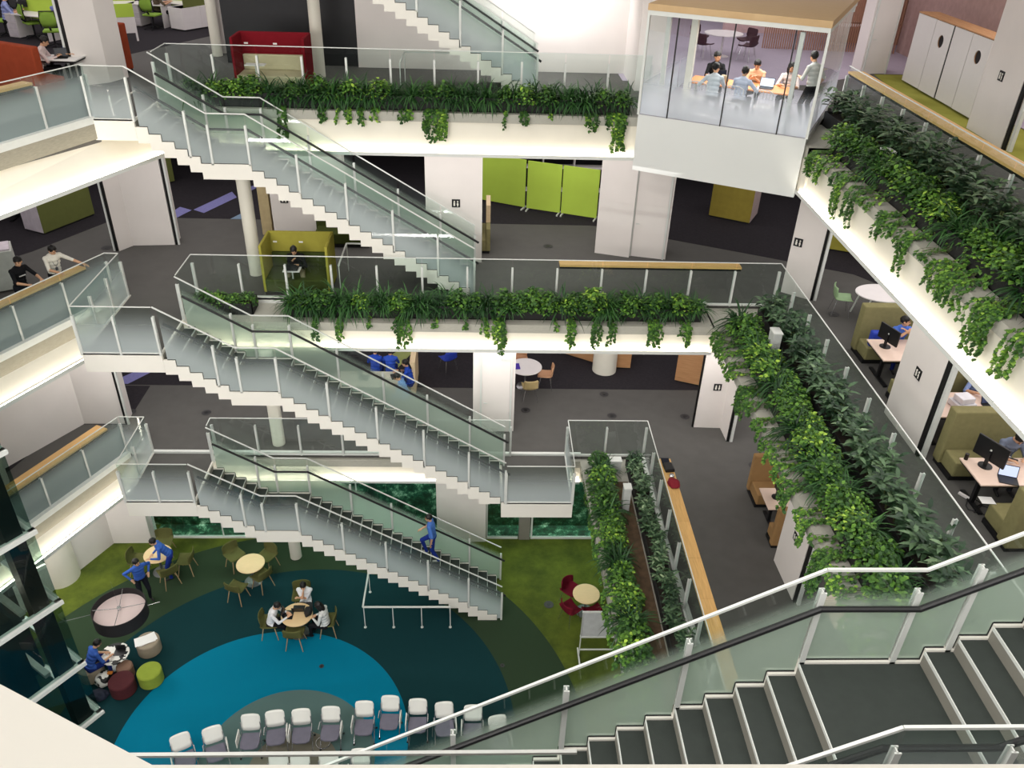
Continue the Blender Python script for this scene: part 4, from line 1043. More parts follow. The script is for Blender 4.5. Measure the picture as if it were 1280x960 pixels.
def monitor(label, loc, rz, w=.56, h=.36):
    o = thing('monitor', label, 'monitor', loc, rz)
    g = MB(); g.box(-w/2, -.02, .12, w/2, .02, .12+h); g.build('housing', black_plastic, o, bevel=.008)
    g = MB(); g.box(-w/2+.015, -.024, .135, w/2-.015, -.019, .105+h); g.build('screen', screen_off, o)
    g = MB(); g.box(-.03, .02, .02, .03, .05, .3); g.lathe([(.12, 0), (.12, .012), (.03, .02)], (0, .02, 0), 24); g.build('stand', black_plastic, o)
    g = MB(); g.lathe([(.001, 0), (.02, .001), (.001, .002)], n=16); e = g.build('back_emblem', alu, o); e.location = (0, .023, .12+h*.55); e.rotation_euler = (-math.pi/2, 0, 0)
    return o
def laptop(label, loc, rz, lid=black_plastic, scr=screen_on, w=.31, open_=1.9, name='laptop'):
    o = thing(name, label, 'laptop', loc, rz)
    g = MB(); g.box(-w/2, -.11, 0, w/2, .11, .014); b = g.build('keyboard_base', lid, o)
    g = MB(); g.box(-w/2, 0, 0, w/2, .008, .21); l = g.build('lid', lid, o); l.location = (0, .11, .012); l.rotation_euler = (-(open_-math.pi/2), 0, 0)
    g = MB(); g.box(-w/2+.012, -.002, .012, w/2-.012, -.0005, .198); s = g.build('screen', scr, l)
    return o
D = F[2]+.722
x, y = at(1107, 433, D); monitor('black monitor seen from behind on the desk by the blue bag', (x, y, D), math.pi/2+.35)
x, y = at(1232, 582, D); monitor('black monitor seen from behind beside the person in grey', (x, y, D), math.pi/2+.45, .6, .4)
x, y = at(1260, 601, D); laptop('open laptop with pale violet screen on the lowest right desk', (x, y, D), -.35)
x, y = at(1207, 574, D-.0); g = MB(); g.cyl((0, 0), .035, 0, .12, 20); tag(g.build('drink_can', mat('dark_can', (50, 44, 40), .3, .6), loc=(x, y, D), smooth=True), 'small dark drink can at the left desk corner', 'can')
x, y = at(1252, 573, D); g = MB(); g.prism([(-.2, -.14), (.2, -.12), (.18, .14), (-.21, .12)], 0, .004); tag(g.build('paper_sheet', paper, loc=(x, y, D)), 'white papers under the wrist of the person in grey', 'paper')
x, y = at(1266, 575, D); g = MB(); g.box(-.08, -.04, 0, .08, .04, .01); tag(g.build('phone', black_plastic, loc=(x, y, D+.005), rz=-.6), 'black phone lying on the white papers', 'phone')
x, y = at(1278, 553, F[2]+.5); blob('shoulder_bag', mat('khaki_bag', (120, 106, 88), .8), 'khaki bag beside the person in grey', 'bag', (x-.1, y+.2, F[2]+.43), .22, .14, .2, 8)
x, y = at(1086, 412, F[2]+.6); g = MB(); g.box(-.17, -.06, 0, .17, .1, .38); tag(g.build('tote_bag', cobalt, loc=(8.98, 16.1, F[2]+.42), bevel=.04), 'blue tote bag standing on the booth seat', 'bag')
x, y = at(1200, 500, D)
o = thing('label_printer', 'stacked white electronic devices on the desk behind the sign pier', 'printer', (9.45, 13.22, D), .2)
g = MB(); g.box(-.2, -.17, 0, .2, .17, .12); g.build('body', mat('device_white', (214, 212, 218), .4), o, bevel=.015)
g = MB(); g.box(-.14, -.13, .12, .16, .13, .24); g.build('upper_unit', mat('device_pale', (228, 226, 232), .4), o, bevel=.015)
x, y = at(1230, 507, D); laptop('dark tablet computer on the desk behind the sign pier', (10.05, 13.2, D), .1, scr=mat('screen_blue', (70, 84, 120), .2), name='tablet_computer')
# cable tangle under lowest right desk
x, y = at(1215, 630, F[2]+.02); g = MB(); pts = [Vector((x+.18*math.cos(t*1.9)+.02*t, y+.14*math.sin(t*2.3)-.02*t, F[2]+.02)) for t in [i*.35 for i in range(30)]]; g.tube(pts, .008, 5); tag(g.build('cable', black_plastic), 'tangled black cables on the carpet under the lowest right desk', 'cable')
x, y = at(1208, 622, F[2]+.02); g = MB(); g.box(-.15, -.025, 0, .15, .025, .04); tag(g.build('power_strip', deskwhite, loc=(x, y, F[2]+.01), rz=-1.0), 'white power strip among the cables', 'power strip')
# oval table with sage chairs
x, y = at(1104, 364, F[2]+.72)
o = thing('oval_table', 'white oval table with sage green chairs behind the olive booth', 'table', (9.98, 18.25, F[2]), 0); OT = (9.98, 18.25)
g = MB(); g.lathe([(.5, .69), (.505, .7), (.505, .712), (.5, .72)], n=56); t = g.build('tabletop', deskwhite, o, smooth=True); t.scale = (1.35, 1, 1)
for s in (-1, 1):
    for q in (-1, 1): g = MB(); g.tube([(s*.4, q*.28, .69), (s*.52, q*.36, 0)], .022, 8); g.build('leg', metal_w, o)
def sch(x, y, k, face, label, sm, lm, name='shell_chair', **kw):
    a = math.atan2(face[1]-y, face[0]-x)-math.pi/2; return shell_chair(name, label, (x, y, F[k]), a, sm, lm, **kw)
sk = dict(legr=.01, W=.44)
sch(9.08, 18.45, 2, OT, 'sage chair at the left end of the white oval table', sage, chrome, **sk)
sch(9.75, 17.45, 2, OT, 'sage chair at the near side of the white oval table', sage, chrome, **sk)
sch(10.5, 17.5, 2, OT, 'sage chair at the near right of the white oval table', sage, chrome, **sk)
# ------------------------------------------------ storey 2, far side
bm_ = [(-.3, 26.32), (1.4, 25.52), (1.46, 25.46), (2.5, 25.08), (2.54, 25.07), (3.62, 24.66)]
for i, (a, b) in enumerate(((0, 1), (2, 3), (4, 5))):
    (xa, ya), (xb, yb) = bm_[a], bm_[b]; L = math.hypot(xb-xa, yb-ya); an = math.atan2(yb-ya, xb-xa)
    o = thing('partition_board', 'lime partition board, '+('leftmost, beside the white pier', 'middle one of the three', 'rightmost, beside the grey pier')[i], 'partition', (xa, ya, F[2]), an)
    g = MB(); g.box(0, -.02, .07, L, .02, 1.6); g.build('panel', lime, o)
    for s in (.04, L-.04): g = MB(); g.box(s-.02, -.2, .0, s+.02, .2, .05); g.box(s-.012, -.012, .05, s+.012, .012, .1); g.build('foot', metal_w, o)
o = thing('storage_shelf', 'storage shelf with assorted items behind the lime boards', 'shelf', (2.6, 27.4, F[2]))
g = MB(); g.box(-1.6, -.2, 0, 1.6, .2, .03); g.box(-1.6, -.2, .8, 1.6, .2, .83); g.box(-1.6, -.2, 1.2, 1.6, .2, 1.23)
for s in (-1.6, -.55, .5, 1.57): g.box(s, -.2, 0, s+.03, .2, 1.5)
g.build('frame', deskwhite, o)
cl = [mat('teal_item', (40, 130, 130), .6), mat('pink_item', (206, 170, 190), .6), mat('lav_item', (150, 146, 196), .6), paper, black_plastic]
for i in range(14):
    xx = 1.1+i*.22; g = MB(); hh = .12+.12*R.random(); g.box(-.08, -.12, 0, .08, .12, hh)
    tag(g.build('storage_box', cl[i % 5], loc=(xx, 27.4, F[2]+1.232), rz=R.uniform(-.3, .3)), 'small storage box on the shelf behind the lime boards', 'box', 'boxes on the shelf behind the lime boards')
def cabinet(label, poly, z, h, frontm, sidem, name='cabinet', cat='cabinet', n=1):
    """poly: front-left, front-right, back-right, back-left floor points"""
    (xa, ya), (xb, yb) = poly[0], poly[1]; L = math.hypot(xb-xa, yb-ya); an = math.atan2(yb-ya, xb-xa)
    dpt = math.hypot(poly[2][0]-xb, poly[2][1]-yb)
    o = thing(name, label, cat, (xa, ya, z), an)
    g = MB(); g.box(0, .02, .05, L, dpt, h); g.build('body', sidem, o)
    g = MB(); g.box(.03, .03, 0, L-.03, dpt-.03, .05); g.build('plinth', black_plastic, o)
    for i in range(n): g = MB(); g.box(L*i/n+.004, 0, .055, L*(i+1)/n-.004, .02, h-.004); g.build('door' if n > 1 else 'front_panel', frontm, o)
    return o
cabinet('mustard-fronted cabinet under the glass meeting room', [(7.3, 25.15), (8.45, 24.5), (8.95, 25.4)], F[2], 1.5, mat('mustard_panel', (150, 134, 52), .8), mat('pinkish_side', (208, 186, 184), .6))
cabinet('mustard low wall seen behind the small sign pier', [(10.2, 22.6), (12.5, 21.6), (12.7, 22)], F[2], 1.5, mustard, mustard)
lp = mat('olive_panel', (104, 110, 56), .9, var=.04, bump=.2, bscale=300)
xa = at(56, 294, F[2]); xb = at(119, 269, F[2]); cabinet('olive-backed desk unit under the upper left light trough', [xa, xb, (xb[0]-.35, xb[1]+.7)], F[2], 1.32, lp, mat('drawer_white', (214, 204, 214), .5), 'desk_unit')
xa = at(20, 282, F[2]); desk('white desk with drawers left of the olive-backed unit', xa[0]-.5, xa[1]+.2, xa[0]+.7, xa[1]+1.0, F[2], deskwhite)
xa = at(200, 235, F[2]); xb = at(219, 228, F[2]); cabinet('olive desk screen glimpsed between the pier and the upper staircase', [(xa[0]-.6, xa[1]-.3), xb, (xb[0]-.2, xb[1]+.4)], F[2], 1.3, lp, lp, 'desk_unit')
g = MB()
o = thing('copier', 'white copier cabinet at the left edge beside the person in black', 'copier', (-11.75, 19.1, F[2]), .48)
g = MB(); g.box(-.75, 0, .04, .28, .7, 1.05); g.build('body', mat('copier_white', (206, 208, 202), .5), o, bevel=.015)
g = MB(); g.box(-.7, .05, 1.05, .24, .62, 1.09); g.build('lid', mat('copier_lid', (226, 214, 224), .5), o, bevel=.01)
g = MB(); g.box(-.3, .15, 1.09, -.05, .3, 1.095); g.build('control_panel', black_plastic, o)
cabinet('beige locker block between the slim column and the toilet wall', [(-6.35, 22.9), (-6.05, 22.88), (-6.05, 24.4)], F[2], 1.9, mat('beige_lockers', (176, 158, 120), .7), mat('beige_lockers', (176, 158, 120), .7))
x, y = at(408, 283, F[2]+.4); booth('dark olive sofa half hidden behind the upper staircase', x+.5, y-.2, 1.6, .8, F[2], .0, .8, olive_dk, olive_dk, None)
x, y = at(393, 268, F[2]+.7); round_table('round_table', 'beige round table half hidden behind the upper staircase', (x, y+.6, F[2]), .45, mat('tan_top', (180, 156, 120), .6))
# bench with wooden divider behind the second-storey pier
o = thing('bench', 'olive bench with pale wood divider beside the lime boards', 'bench', (-.15, 22.3, F[2]))
g = MB(); g.box(-.6, -.4, .08, .3, .9, .42); g.build('seat', olive, o, bevel=.02)
g = MB(); g.box(.3, -.4, .08, .42, .95, .75); g.build('side_panel', olive, o, bevel=.02)
g = MB(); g.box(.3, .1, .75, .42, .95, 1.25); g.build('divider', paleoak, o)
g = MB(); g.box(-.55, -.36, 0, .4, .9, .08); g.build('plinth', black_plastic, o)
# ------------------------------------------------ storey 1
x, y = tb(657, 458, 1); WT = (x, y); round_table('round_table', 'white round table with violet folder near the first storey door', (x, y, F[1]), .5, deskwhite)
g = MB(); g.box(-.1, -.16, 0, .1, .16, .02); tag(g.build('folder', mat('violet_folder', (66, 40, 160), .6), loc=(x-.28, y-.02, F[1]+.722), rz=.1), 'violet folder on the white round table', 'folder')
sch(x+.62, y-.05, 1, WT, 'peach chair on the right of the white round table', peach, chrome, **sk)
sch(x+.1, y-.75, 1, WT, 'tan chair at the near side of the white round table', mat('tan_shell', (190, 168, 120), .5), chrome, **sk)
sch(x-.1, y+.8, 1, WT, 'brown chair behind the white round table', mat('brown_shell', (176, 130, 96), .5), chrome, **sk)
cabinet('walnut bench block left of the thick round column', [(2.2, 23.9), (3.75, 22.95), (4.0, 23.4)], F[1], .75, walnut, walnut, 'counter_block', 'counter')
cabinet('walnut block just right of the thick round column', [(4.2, 22.7), (4.85, 22.65), (5.1, 23.7)], F[1], .75, walnut, walnut, 'counter_block', 'counter')
cabinet('walnut standing screen beside the black-edged pier', [(6.15, 21.95), (7.0, 21.6), (7.05, 21.75)], F[1], 1.25, walnut, walnut, 'screen', 'screen')
x, y = at(560, 448, F[1]+.45); shell_chair('shell_chair', 'blue chair standing alone on the dark first storey carpet', (x, y, F[1]), .6, cobalt, chrome, W=.44, legr=.01)
xa, ya = at(516, 494, F[1]); cabinet('pale wood divider beside the seated people in blue', [(xa-.06, ya), (xa+.1, ya), (xa+.12, ya+1.2)], F[1], 1.15, paleoak, paleoak, 'divider', 'divider')
x, y = at(487, 471, F[1]+.72); desk('pale desk with laptops used by the people in blue', x-1.6, y-.55, x+.35, y+.3, F[1], mat('stone_desk', (206, 198, 180), .5)); L1 = (x, y)
laptop('open laptop in front of the long-haired person in blue', (x+.15, y, F[1]+.722), -1.3, scr=screen_off)
laptop('dark laptop on the left part of the first storey desk', (x-.7, y-.1, F[1]+.722), 1.4, scr=screen_off)
# first storey right: booths under the vines
tanb = mat('tan_fabric', (150, 116, 74), .9, var=.05)
booth('tan booth sofa under the right ledge, farther one', 7.85, 16.3, 1.7, .75, F[1], 0, 1.2, tanb, tanb, None)
booth('tan booth sofa under the right ledge, nearer one', 7.85, 14.7, 1.7, .5, F[1], math.pi, 1.2, tanb, tanb, None)
desk('pale desk under the vines between tan booths', 7.0, 15.05, 8.6, 15.85, F[1])
desk('pale desk glimpsed past the black pier edge below the near stair rail', 7.3, 11.4, 8.9, 12.3, F[1])
monitor('dark monitor among vine leaves on the first storey desk', (7.35, 15.5, F[1]+.722), math.pi/2, .5, .3)
# things on the lowest oak ledge
g = MB(); g.box(-.12, -.16, 0, .12, .16, .1); tag(g.build('camera_bag', black_plastic, loc=(4.74, 16.2, F[1]+1.031), bevel=.03, rz=.1), 'black bag on the lowest oak ledge', 'bag')
g = MB(); g.box(-.1, -.14, 0, .1, .14, .02); tag(g.build('tablet', screen_off, loc=(4.72, 16.48, F[1]+1.031)), 'black tablet at the end of the lowest oak ledge', 'tablet')
blob('folded_cloth', mat('red_cloth', (128, 26, 40), .9), 'dark red cloth folded on the lowest oak ledge', 'cloth', (4.76, 15.6, F[1]+1.031), .15, .2, .05, 9)
blob('crumpled_wrapper', chrome, 'small silvery crumple between bag and red cloth', 'wrapper', (4.76, 15.88, F[1]+1.031), .06, .07, .05, 4)
# ------------------------------------------------ storey 3
def locker(i, pa, pb, hole):
    (xa, ya), (xb, yb) = pa, pb; L = math.hypot(xb-xa, yb-ya); an = math.atan2(yb-ya, xb-xa)
    H = 1.9
    o = thing('locker', ('white locker beside the slatted screen', 'white locker with a round hole, farther of two', 'plain white locker between the two with holes', 'white locker with a round hole, next to the sign pier')[i], 'locker', (xa, ya, F[3]), an)
    g = MB(); g.box(0, .03, .05, L, .55, H); g.build('body', deskwhite, o); g = MB(); g.box(0, .019, .05, L, .03, H); g.build('gap', black, o)
    g = MB()
    dm = mat('locker_door', (222, 218, 216), .45, var=.01)
    if hole:
        cx, cz, r = L/2, 1.42, .16; n = 32; i0 = 0
        ring = [(cx+r*math.cos(2*math.pi*k/n), cz+r*math.sin(2*math.pi*k/n)) for k in range(n)]
        outer = []
        for k in range(n):
            a = 2*math.pi*k/n; c, s = math.cos(a), math.sin(a); t = min((L/2-.03)/abs(c) if abs(c) > 1e-6 else 9, ((H-.01-cz) if s > 0 else (cz-.06))/abs(s) if abs(s) > 1e-6 else 9); outer.append((cx+c*t, cz+s*t))
        for k in range(n):
            k2 = (k+1) % n; g.quad([(ring[k][0], 0, ring[k][1]), (outer[k][0], 0, outer[k][1]), (outer[k2][0], 0, outer[k2][1]), (ring[k2][0], 0, ring[k2][1])])
        for k in range(n):
            p, q = outer[k], outer[(k+1) % n]
            if abs(p[0]-q[0]) > 1e-4 and abs(p[1]-q[1]) > 1e-4:
                X = .03 if min(p[0], q[0]) < .031 else L-.03; Zc = .06 if min(p[1], q[1]) < .061 else H-.01
                g.quad([(p[0], 0, p[1]), (X, 0, Zc), (q[0], 0, q[1])])
        dd = g.build('door', dm, o); s = dd.modifiers.new('t', 'SOLIDIFY'); s.thickness = .018; s.offset = 1
        g = MB(); 
        for k in range(n):
            k2 = (k+1) % n; g.quad([(ring[k][0], -.004, ring[k][1]), (ring[k2][0], -.004, ring[k2][1]), (ring[k2][0], .019, ring[k2][1]), (ring[k][0], .019, ring[k][1])])
        g.build('hole_rim', walnut, dd)
        g = MB(); g.quad([(cx-.18, .0195, cz-.18), (cx+.18, .0195, cz-.18), (cx+.18, .0195, cz+.18), (cx-.18, .0195, cz+.18)]); g.build('hole_inside', mat('hole_dark', (70, 58, 40), .9), dd)
        g = MB(); pass
    else:
        g.box(.03, 0, .06, L-.03, .018, H-.01); g.build('door', dm, o)
    g = MB(); g.box(0, -.005, H, L, .56, H+.03); g.build('top_board', walnut, o)
lk = [(12.45, 25.3), (12.42, 24.1), (12.4, 23.05), (12.37, 22.0), (12.34, 20.95)]
lk = lk[::1]
for i in range(4): locker(i, lk[i], lk[i+1], i in (1, 3))
# table and plum chairs behind the meeting room
x, y = at(905, 41, F[3]+.72); PT = (x, y); round_table('round_table', 'white round table with dark plum chairs seen through the meeting room', (x, y, F[3]), .62, deskwhite, deskwhite)
for i, (dx, dy, w) in enumerate(((-.75, -.55, 'near left'), (.65, -.7, 'near right'), (-.6, .8, 'far left'), (.9, .4, 'far right'))):
    sch(x+dx, y+dy, 3, PT, 'dark plum chair at the '+w+' of the white table behind the meeting room', plum, chrome, legr=.011, W=.5)
x, y = at(1055, 30, F[3]+.72); round_table('round_table', 'white table glimpsed between the meeting room and the door pier', (x, y+.4, F[3]), .8, deskwhite, deskwhite)
# meeting room furniture
mc = at(927, 106, F[3]+.8)
def mr(lx, ly): return (mc[0]+bu.x*lx+bn.x*ly, mc[1]+bu.y*lx+bn.y*ly)
FZ = 12.86
o = thing('meeting_table', 'orange wooden table inside the glass meeting room', 'table', (mc[0], mc[1], FZ), ba)
g = MB(); g.box(-1.25, -.4, .69, 1.2, .42, .72); g.build('tabletop', mat('orange_wood', (226, 150, 96), .4, var=.04), o)
for s in (-1.1, 1.05): g = MB(); g.box(s-.03, -.35, 0, s+.03, .35, .03); g.box(s-.03, -.04, .03, s+.03, .04, .69); g.build('leg', alu, o)
p = mr(.58, -.05); laptop('laptop with bright screen on the meeting room table', (p[0], p[1], FZ+.722), ba, scr=emis('laptop_glow', (225, 236, 255), 1.6), w=.34)
p = mr(-.55, .2); laptop('dark laptop held open by the person in black', (p[0], p[1], FZ+.722), ba+.5, scr=screen_off)
p = mr(-.42, -.12); blob('paper_bag', mat('paper_bag', (176, 158, 130), .8), 'small paper bag on the meeting room table', 'bag', (p[0], p[1], FZ+.722), .1, .08, .12, 2)
def spindle_chair(label, loc, rz):
    o = thing('spindle_chair', label, 'chair', loc, rz)
    wm = mat('chair_white', (206, 206, 206), .5)
    g = MB(); g.prism([(-.2, -.18), (.2, -.18), (.22, .1), (.16, .22), (-.16, .22), (-.22, .1)], .42, .45); g.build('seat', wm, o)
    for sx in (-1, 1):
        for sy in (-1, 1): g = MB(); g.tube([(sx*.15, sy*.14, .42), (sx*.21, sy*.21, 0)], .013, 8); g.build('leg', wm, o)
    g = MB(); g.tube([(-.21, -.17, .44), (-.22, -.22, .8), (-.12, -.25, .86), (0, -.26, .87), (.12, -.25, .86), (.22, -.22, .8), (.21, -.17, .44)], .012, 8); g.build('back_bow', wm, o)
    for k in range(-2, 3): g = MB(); g.tube([(k*.07, -.17, .44), (k*.08, -.25, .85)], .006, 6); g.build('spindle', wm, o)
for lx, w in ((-.85, 'under the person at the left of the near side'), (.02, 'under the second person on the near side'), (.7, 'empty, facing the bright laptop')):
    p = mr(lx, -.68); spindle_chair('white spindle-back meeting chair '+w, (p[0], p[1], FZ), ba)
# top left office
sofa_pts = (at(30, 100, F[3]), )
xa = at(2, 118, F[3]); booth('long rust-red sofa back at the top left above the oak ledge', -11.85, 21.95, 3.2, .75, F[3], math.pi-.46, 1.2, rust, rust, None, bt=.2)
booth('rust-red sofa end seen right of the tall pier', -9.95, 23.95, .55, .7, F[3], -.3, 1.25, rust, rust, 1.2, bt=.3)
x, y = at(75, 72, F[3]+.72); o = desk('small pale table with papers and laptop beyond the rust sofa', x-.5, y-.3, x+.5, y+.35, F[3], paper, 'cafe_table'); ST = (x, y)
laptop('grey laptop on the small table beyond the rust sofa', (x+.05, y-.05, F[3]+.722), .3, scr=screen_off)
def office_chair(label, u, v, face, fm=limef):
    x, y = at(u, v, F[3]+.47); a = math.atan2(face[1]-y, face[0]-x)-math.pi/2 if face else 0
    o = thing('office_chair', label, 'chair', (x, y, F[3]), a)
    g = MB(); g.box(-.24, -.22, .43, .24, .24, .5); g.build('seat', fm, o, bevel=.03)
    g = MB(); shell(g, .44, [(-.24, .58), (-.27, .7), (-.28, .82), (-.26, .95), (-.25, 1.02)], .05); solid(g.build('backrest', fm, o, smooth=True), .02)
    g = MB(); g.tube([(-.22, -.22, .58), (-.235, -.26, .8), (-.2, -.25, 1.04), (.2, -.25, 1.04), (.235, -.26, .8), (.22, -.22, .58), (-.22, -.22, .58)], .018, 8); g.tube([(0, -.1, .42), (0, -.28, .6)], .03, 8); g.build('back_frame', black_plastic, o)
    g = MB(); g.cyl((0, 0), .03, .1, .43, 12)
    for k in range(5): t = k*1.2566; g.beam((0, 0, .1), (.3*math.cos(t), .3*math.sin(t), .05), .04, .03)
    g.build('star_base', black_plastic, o)
    for k in range(5): t = k*1.2566; g = MB(); g.lathe([(.02, 0), (.03, .015), (.03, .035), (.02, .05)], (.3*math.cos(t), .3*math.sin(t), 0), 10); g.build('caster', black_plastic, o)
    return (x, y)
def wdesk(label, u, v, w, rz, ped=True, scr=True, col_=lime):
    x, y = at(u, v, F[3]+.72); o = thing('workstation', label, 'desk', (x, y, F[3]), rz)
    g = MB(); g.box(-w/2, -.35, .695, w/2, .35, .72); g.build('desktop', deskwhite, o)
    if ped:
        g = MB(); g.box(-w/2+.02, -.33, .03, -w/2+.42, .3, .69); q = g.build('pedestal', deskwhite, o)
        for k in range(3): g = MB(); g.box(-w/2+.03, -.345, .06+k*.21, -w/2+.41, -.331, .25+k*.21); g.build('drawer', mat('drawer_front', (206, 198, 204), .5), q)
    g = MB(); g.box(w/2-.05, -.33, 0, w/2-.02, .33, .69); g.build('side_panel', deskwhite, o)
    if scr: g = MB(); g.box(-w/2, .36, .5, w/2, .39, 1.12); g.build('screen_panel', col_, o)
    return (x, y)
d1 = wdesk('left workstation with white drawers behind the lime chairs', 40, 17, 1.6, -.35)
d2 = wdesk('workstation with red envelope and lime screen', 72, 14, 1.3, -.35, False)
d3 = wdesk('white workstation right of the tall pier', 136, 3, 1.6, .3, False)
d4 = wdesk('distant workstation with white drawers', 186, 4, 1.3, -.2, scr=False)
d5 = wdesk('distant workstation with a lime screen and a seated person in khaki', 212, 2, 1.3, -.2, False)
cabinet('white drawer block with a red umbrella hooked on its end', [(-10.6, 30.6), (-10.05, 30.25), (-9.75, 30.8)], F[3], .72, deskwhite, deskwhite)
cabinet('white cabinet pair under olive screens beside the white column', [(-10.03, 30.25), (-9.2, 31.5), (-9.7, 31.8)], F[3], .72, deskwhite, deskwhite, n=2)
cabinet('olive desk screens above the white cabinet pair', [(-9.98, 30.45), (-9.25, 31.6), (-9.3, 31.65)], F[3], 1.15, lp, lp, 'desk_screen', 'screen')
office_chair('lime mesh office chair in the middle of the top left office', 40, 28, d1); office_chair('lime mesh office chair partly behind the tall pier', 65, 38, d2)
office_chair('lime mesh office chair at the far left edge', 4, 25, d1); office_chair('lime mesh office chair of the person in khaki', 190, 18, (d5[0], d5[1]))
x, y = at(136, 34, F[3]+.45); g = MB(); 
o = thing('modesty_screen', 'lime-topped white desk screen right of the tall pier', 'screen', (x, y, F[3]), .45)
g = MB(); g.box(-.8, -.02, .25, .8, .02, .72); g.build('lower_panel', deskwhite, o); g = MB(); g.box(-.8, -.025, .72, .8, .025, 1.1); g.build('upper_panel', lime, o); g = MB(); g.box(.74, -.02, 0, .8, .02, .25); g.box(-.8, -.02, 0, -.74, .02, .25); g.build('leg', deskwhite, o)
x, y = at(231, 26, F[3]); g = MB(); g.tube([(0, 0, .1), (0, 0, .75)], .03, 8, r2=.05); o = g.build('umbrella', mat('red_brolly', (150, 24, 40), .7), loc=(x, y-.05, F[3]-.1)); tag(o, 'furled red umbrella hanging at the end of a distant desk', 'umbrella')
g2 = MB(); g2.tube([(0, 0, .75), (0, 0, .85), (.04, 0, .88), (.06, 0, .84)], .008, 6); g2.build('handle', black_plastic, o)
for i, (u, v, w, a) in enumerate(((25, 14, 'on the left workstation', .3), (205, 0, 'on a distant workstation', .2))):
    x, y = at(u, v, F[3]+.72); monitor('dark monitor '+w, (x, y, F[3]+.722), a+math.pi, .5, .32)
x, y = at(55, 22, F[3]+.72); g = MB(); g.box(-.12, -.08, 0, .12, .08, .02); tag(g.build('envelope', mat('scarlet', (220, 50, 50), .6), loc=(x, y, F[3]+.722), rz=.3), 'red envelope on a white desk in the top left office', 'envelope')
# small tables at the booths
def post_table(label, x, y, z, w=.42, d=.3):
    o = thing('side_table', label, 'table', (x, y, z)); g = MB(); g.box(-w/2, -d/2, .66, w/2, d/2, .68); g.build('tabletop', deskwhite, o)
    g = MB(); g.tube([(0, 0, .02), (0, 0, .66)], .018, 10); g.build('column', metal_w, o); g = MB(); g.box(-.2, -.14, 0, .2, .14, .02); g.build('base', metal_w, o)
post_table('slim white table in front of the person in the mustard booth', -4.72, 19.2, F[2]); post_table('slim white table in front of the red booth', -5.75, 22.22, F[3], .5, .26)
laptop('black laptop on the knees table in the mustard booth', (-4.72, 19.2, F[2]+.682), math.pi, scr=screen_off)
# guard frames behind the troughs near the stair feet
def guard(label, pts, z):
    o = thing('guard_rail', label, 'rail', (pts[0][0], pts[0][1], z)); b = Vector((pts[0][0], pts[0][1]))
    g = MB()
    for p, q in zip(pts[:-1], pts[1:]): g.beam((p[0]-b.x, p[1]-b.y, .8), (q[0]-b.x, q[1]-b.y, .8), .04, .03)
    g.build('top_bar', metal_w, o)
    for p in pts: g = MB(); g.tube([(p[0]-b.x, p[1]-b.y, 0), (p[0]-b.x, p[1]-b.y, .8)], .013, 8); g.build('post', metal_w, o)
guard('low white guard rail right of the mustard booth', [(-3.55, 19.2), (-3.55, 20.6), (-1.6, 20.6)], F[2])
guard('low white guard rail behind the uppermost trough under the top staircase', [(-2.1, 22.2), (-2.1, 23.6), (.1, 23.6)], F[3])
# ------------------------------------------------ glass lift tower
LC = Vector((-9.21, 13.11)); l1 = Vector((-.57, -.82)).normalized(); l2 = Vector((-l1.y, l1.x))*-1
la = math.atan2(l1.y, l1.x)
o = thing('glass_lift_tower', 'dark glass lift tower with white frames at the left bottom corner', 'lift tower', (LC.x, LC.y, 0), la)
# local +X runs along the front glass, +Y to the side away from the atrium is negative l2
sgn_ = -1 if (Vector((math.cos(la+math.pi/2), math.sin(la+math.pi/2))).dot(Vector((-.82, .57))) < 0) else 1
W_, D_ = 2.6, 2.4
g_lift = glass_mat('lift_glass', False, tint=(.55, .66, .62))
def by_(a, b): return sorted((a*sgn_, b*sgn_))
ZB = (.05, 1.85, 3.9, 5.98, 8.05, 10.1, 12.1)
for z0, z1 in zip(ZB[:-1], ZB[1:]):
    z0 += .06; z1 -= .08
    for s in ((0, 0, W_, 0), (0, 0, 0, D_)):
        g = MB(); g.quad([(s[0], s[1]*sgn_, z0), (s[2], s[3]*sgn_, z0), (s[2], s[3]*sgn_, z1), (s[0], s[1]*sgn_, z1)]); g.build('glass_panel', g_lift, o)
for z in ZB:
    g = MB(); y0, y1 = by_(-.05, .1); g.box(-.06, y0, z-.06, W_, y1, z+.04); y0, y1 = by_(0, D_); g.box(-.06, y0, z-.06, .08, y1, z+.04)
    g.build('beam', metal_w, o)
for (a, b) in ((.16, .08), (1.35, .5), (.5, 1.9), (1.9, 1.9)):
    g = MB(); y0, y1 = by_(b, b+.34); g.box(a, y0, 0, a+.36, y1, 12.1); g.build('guide_column', mat('lift_dark', (12, 18, 18), .5, 0), o)
g = MB(); y0, y1 = by_(.95, 1.9); g.box(.7, y0, 1.0, 1.9, y1, 3.4); g.build('lift_car', mat('lift_car', (34, 40, 40), .3, .5), o)
for z in ZB[1:-1]:
    g = MB(); y0, y1 = by_(.45, 2.2); g.box(.55, y0, z-.15, .68, y1, z-.05); y0, y1 = by_(1.6, 1.72); g.box(.55, y0, z-.15, 2.4, y1, z-.05); g.build('inner_frame', mat('lift_inner', (150, 156, 148), .6), o)
g = MB(); y0, y1 = by_(2.35, 2.45); g.box(0, y0, 0, 2.6, y1, 12.1); g.build('rear_wall', mat('lift_rear', (30, 40, 38), .6), o)
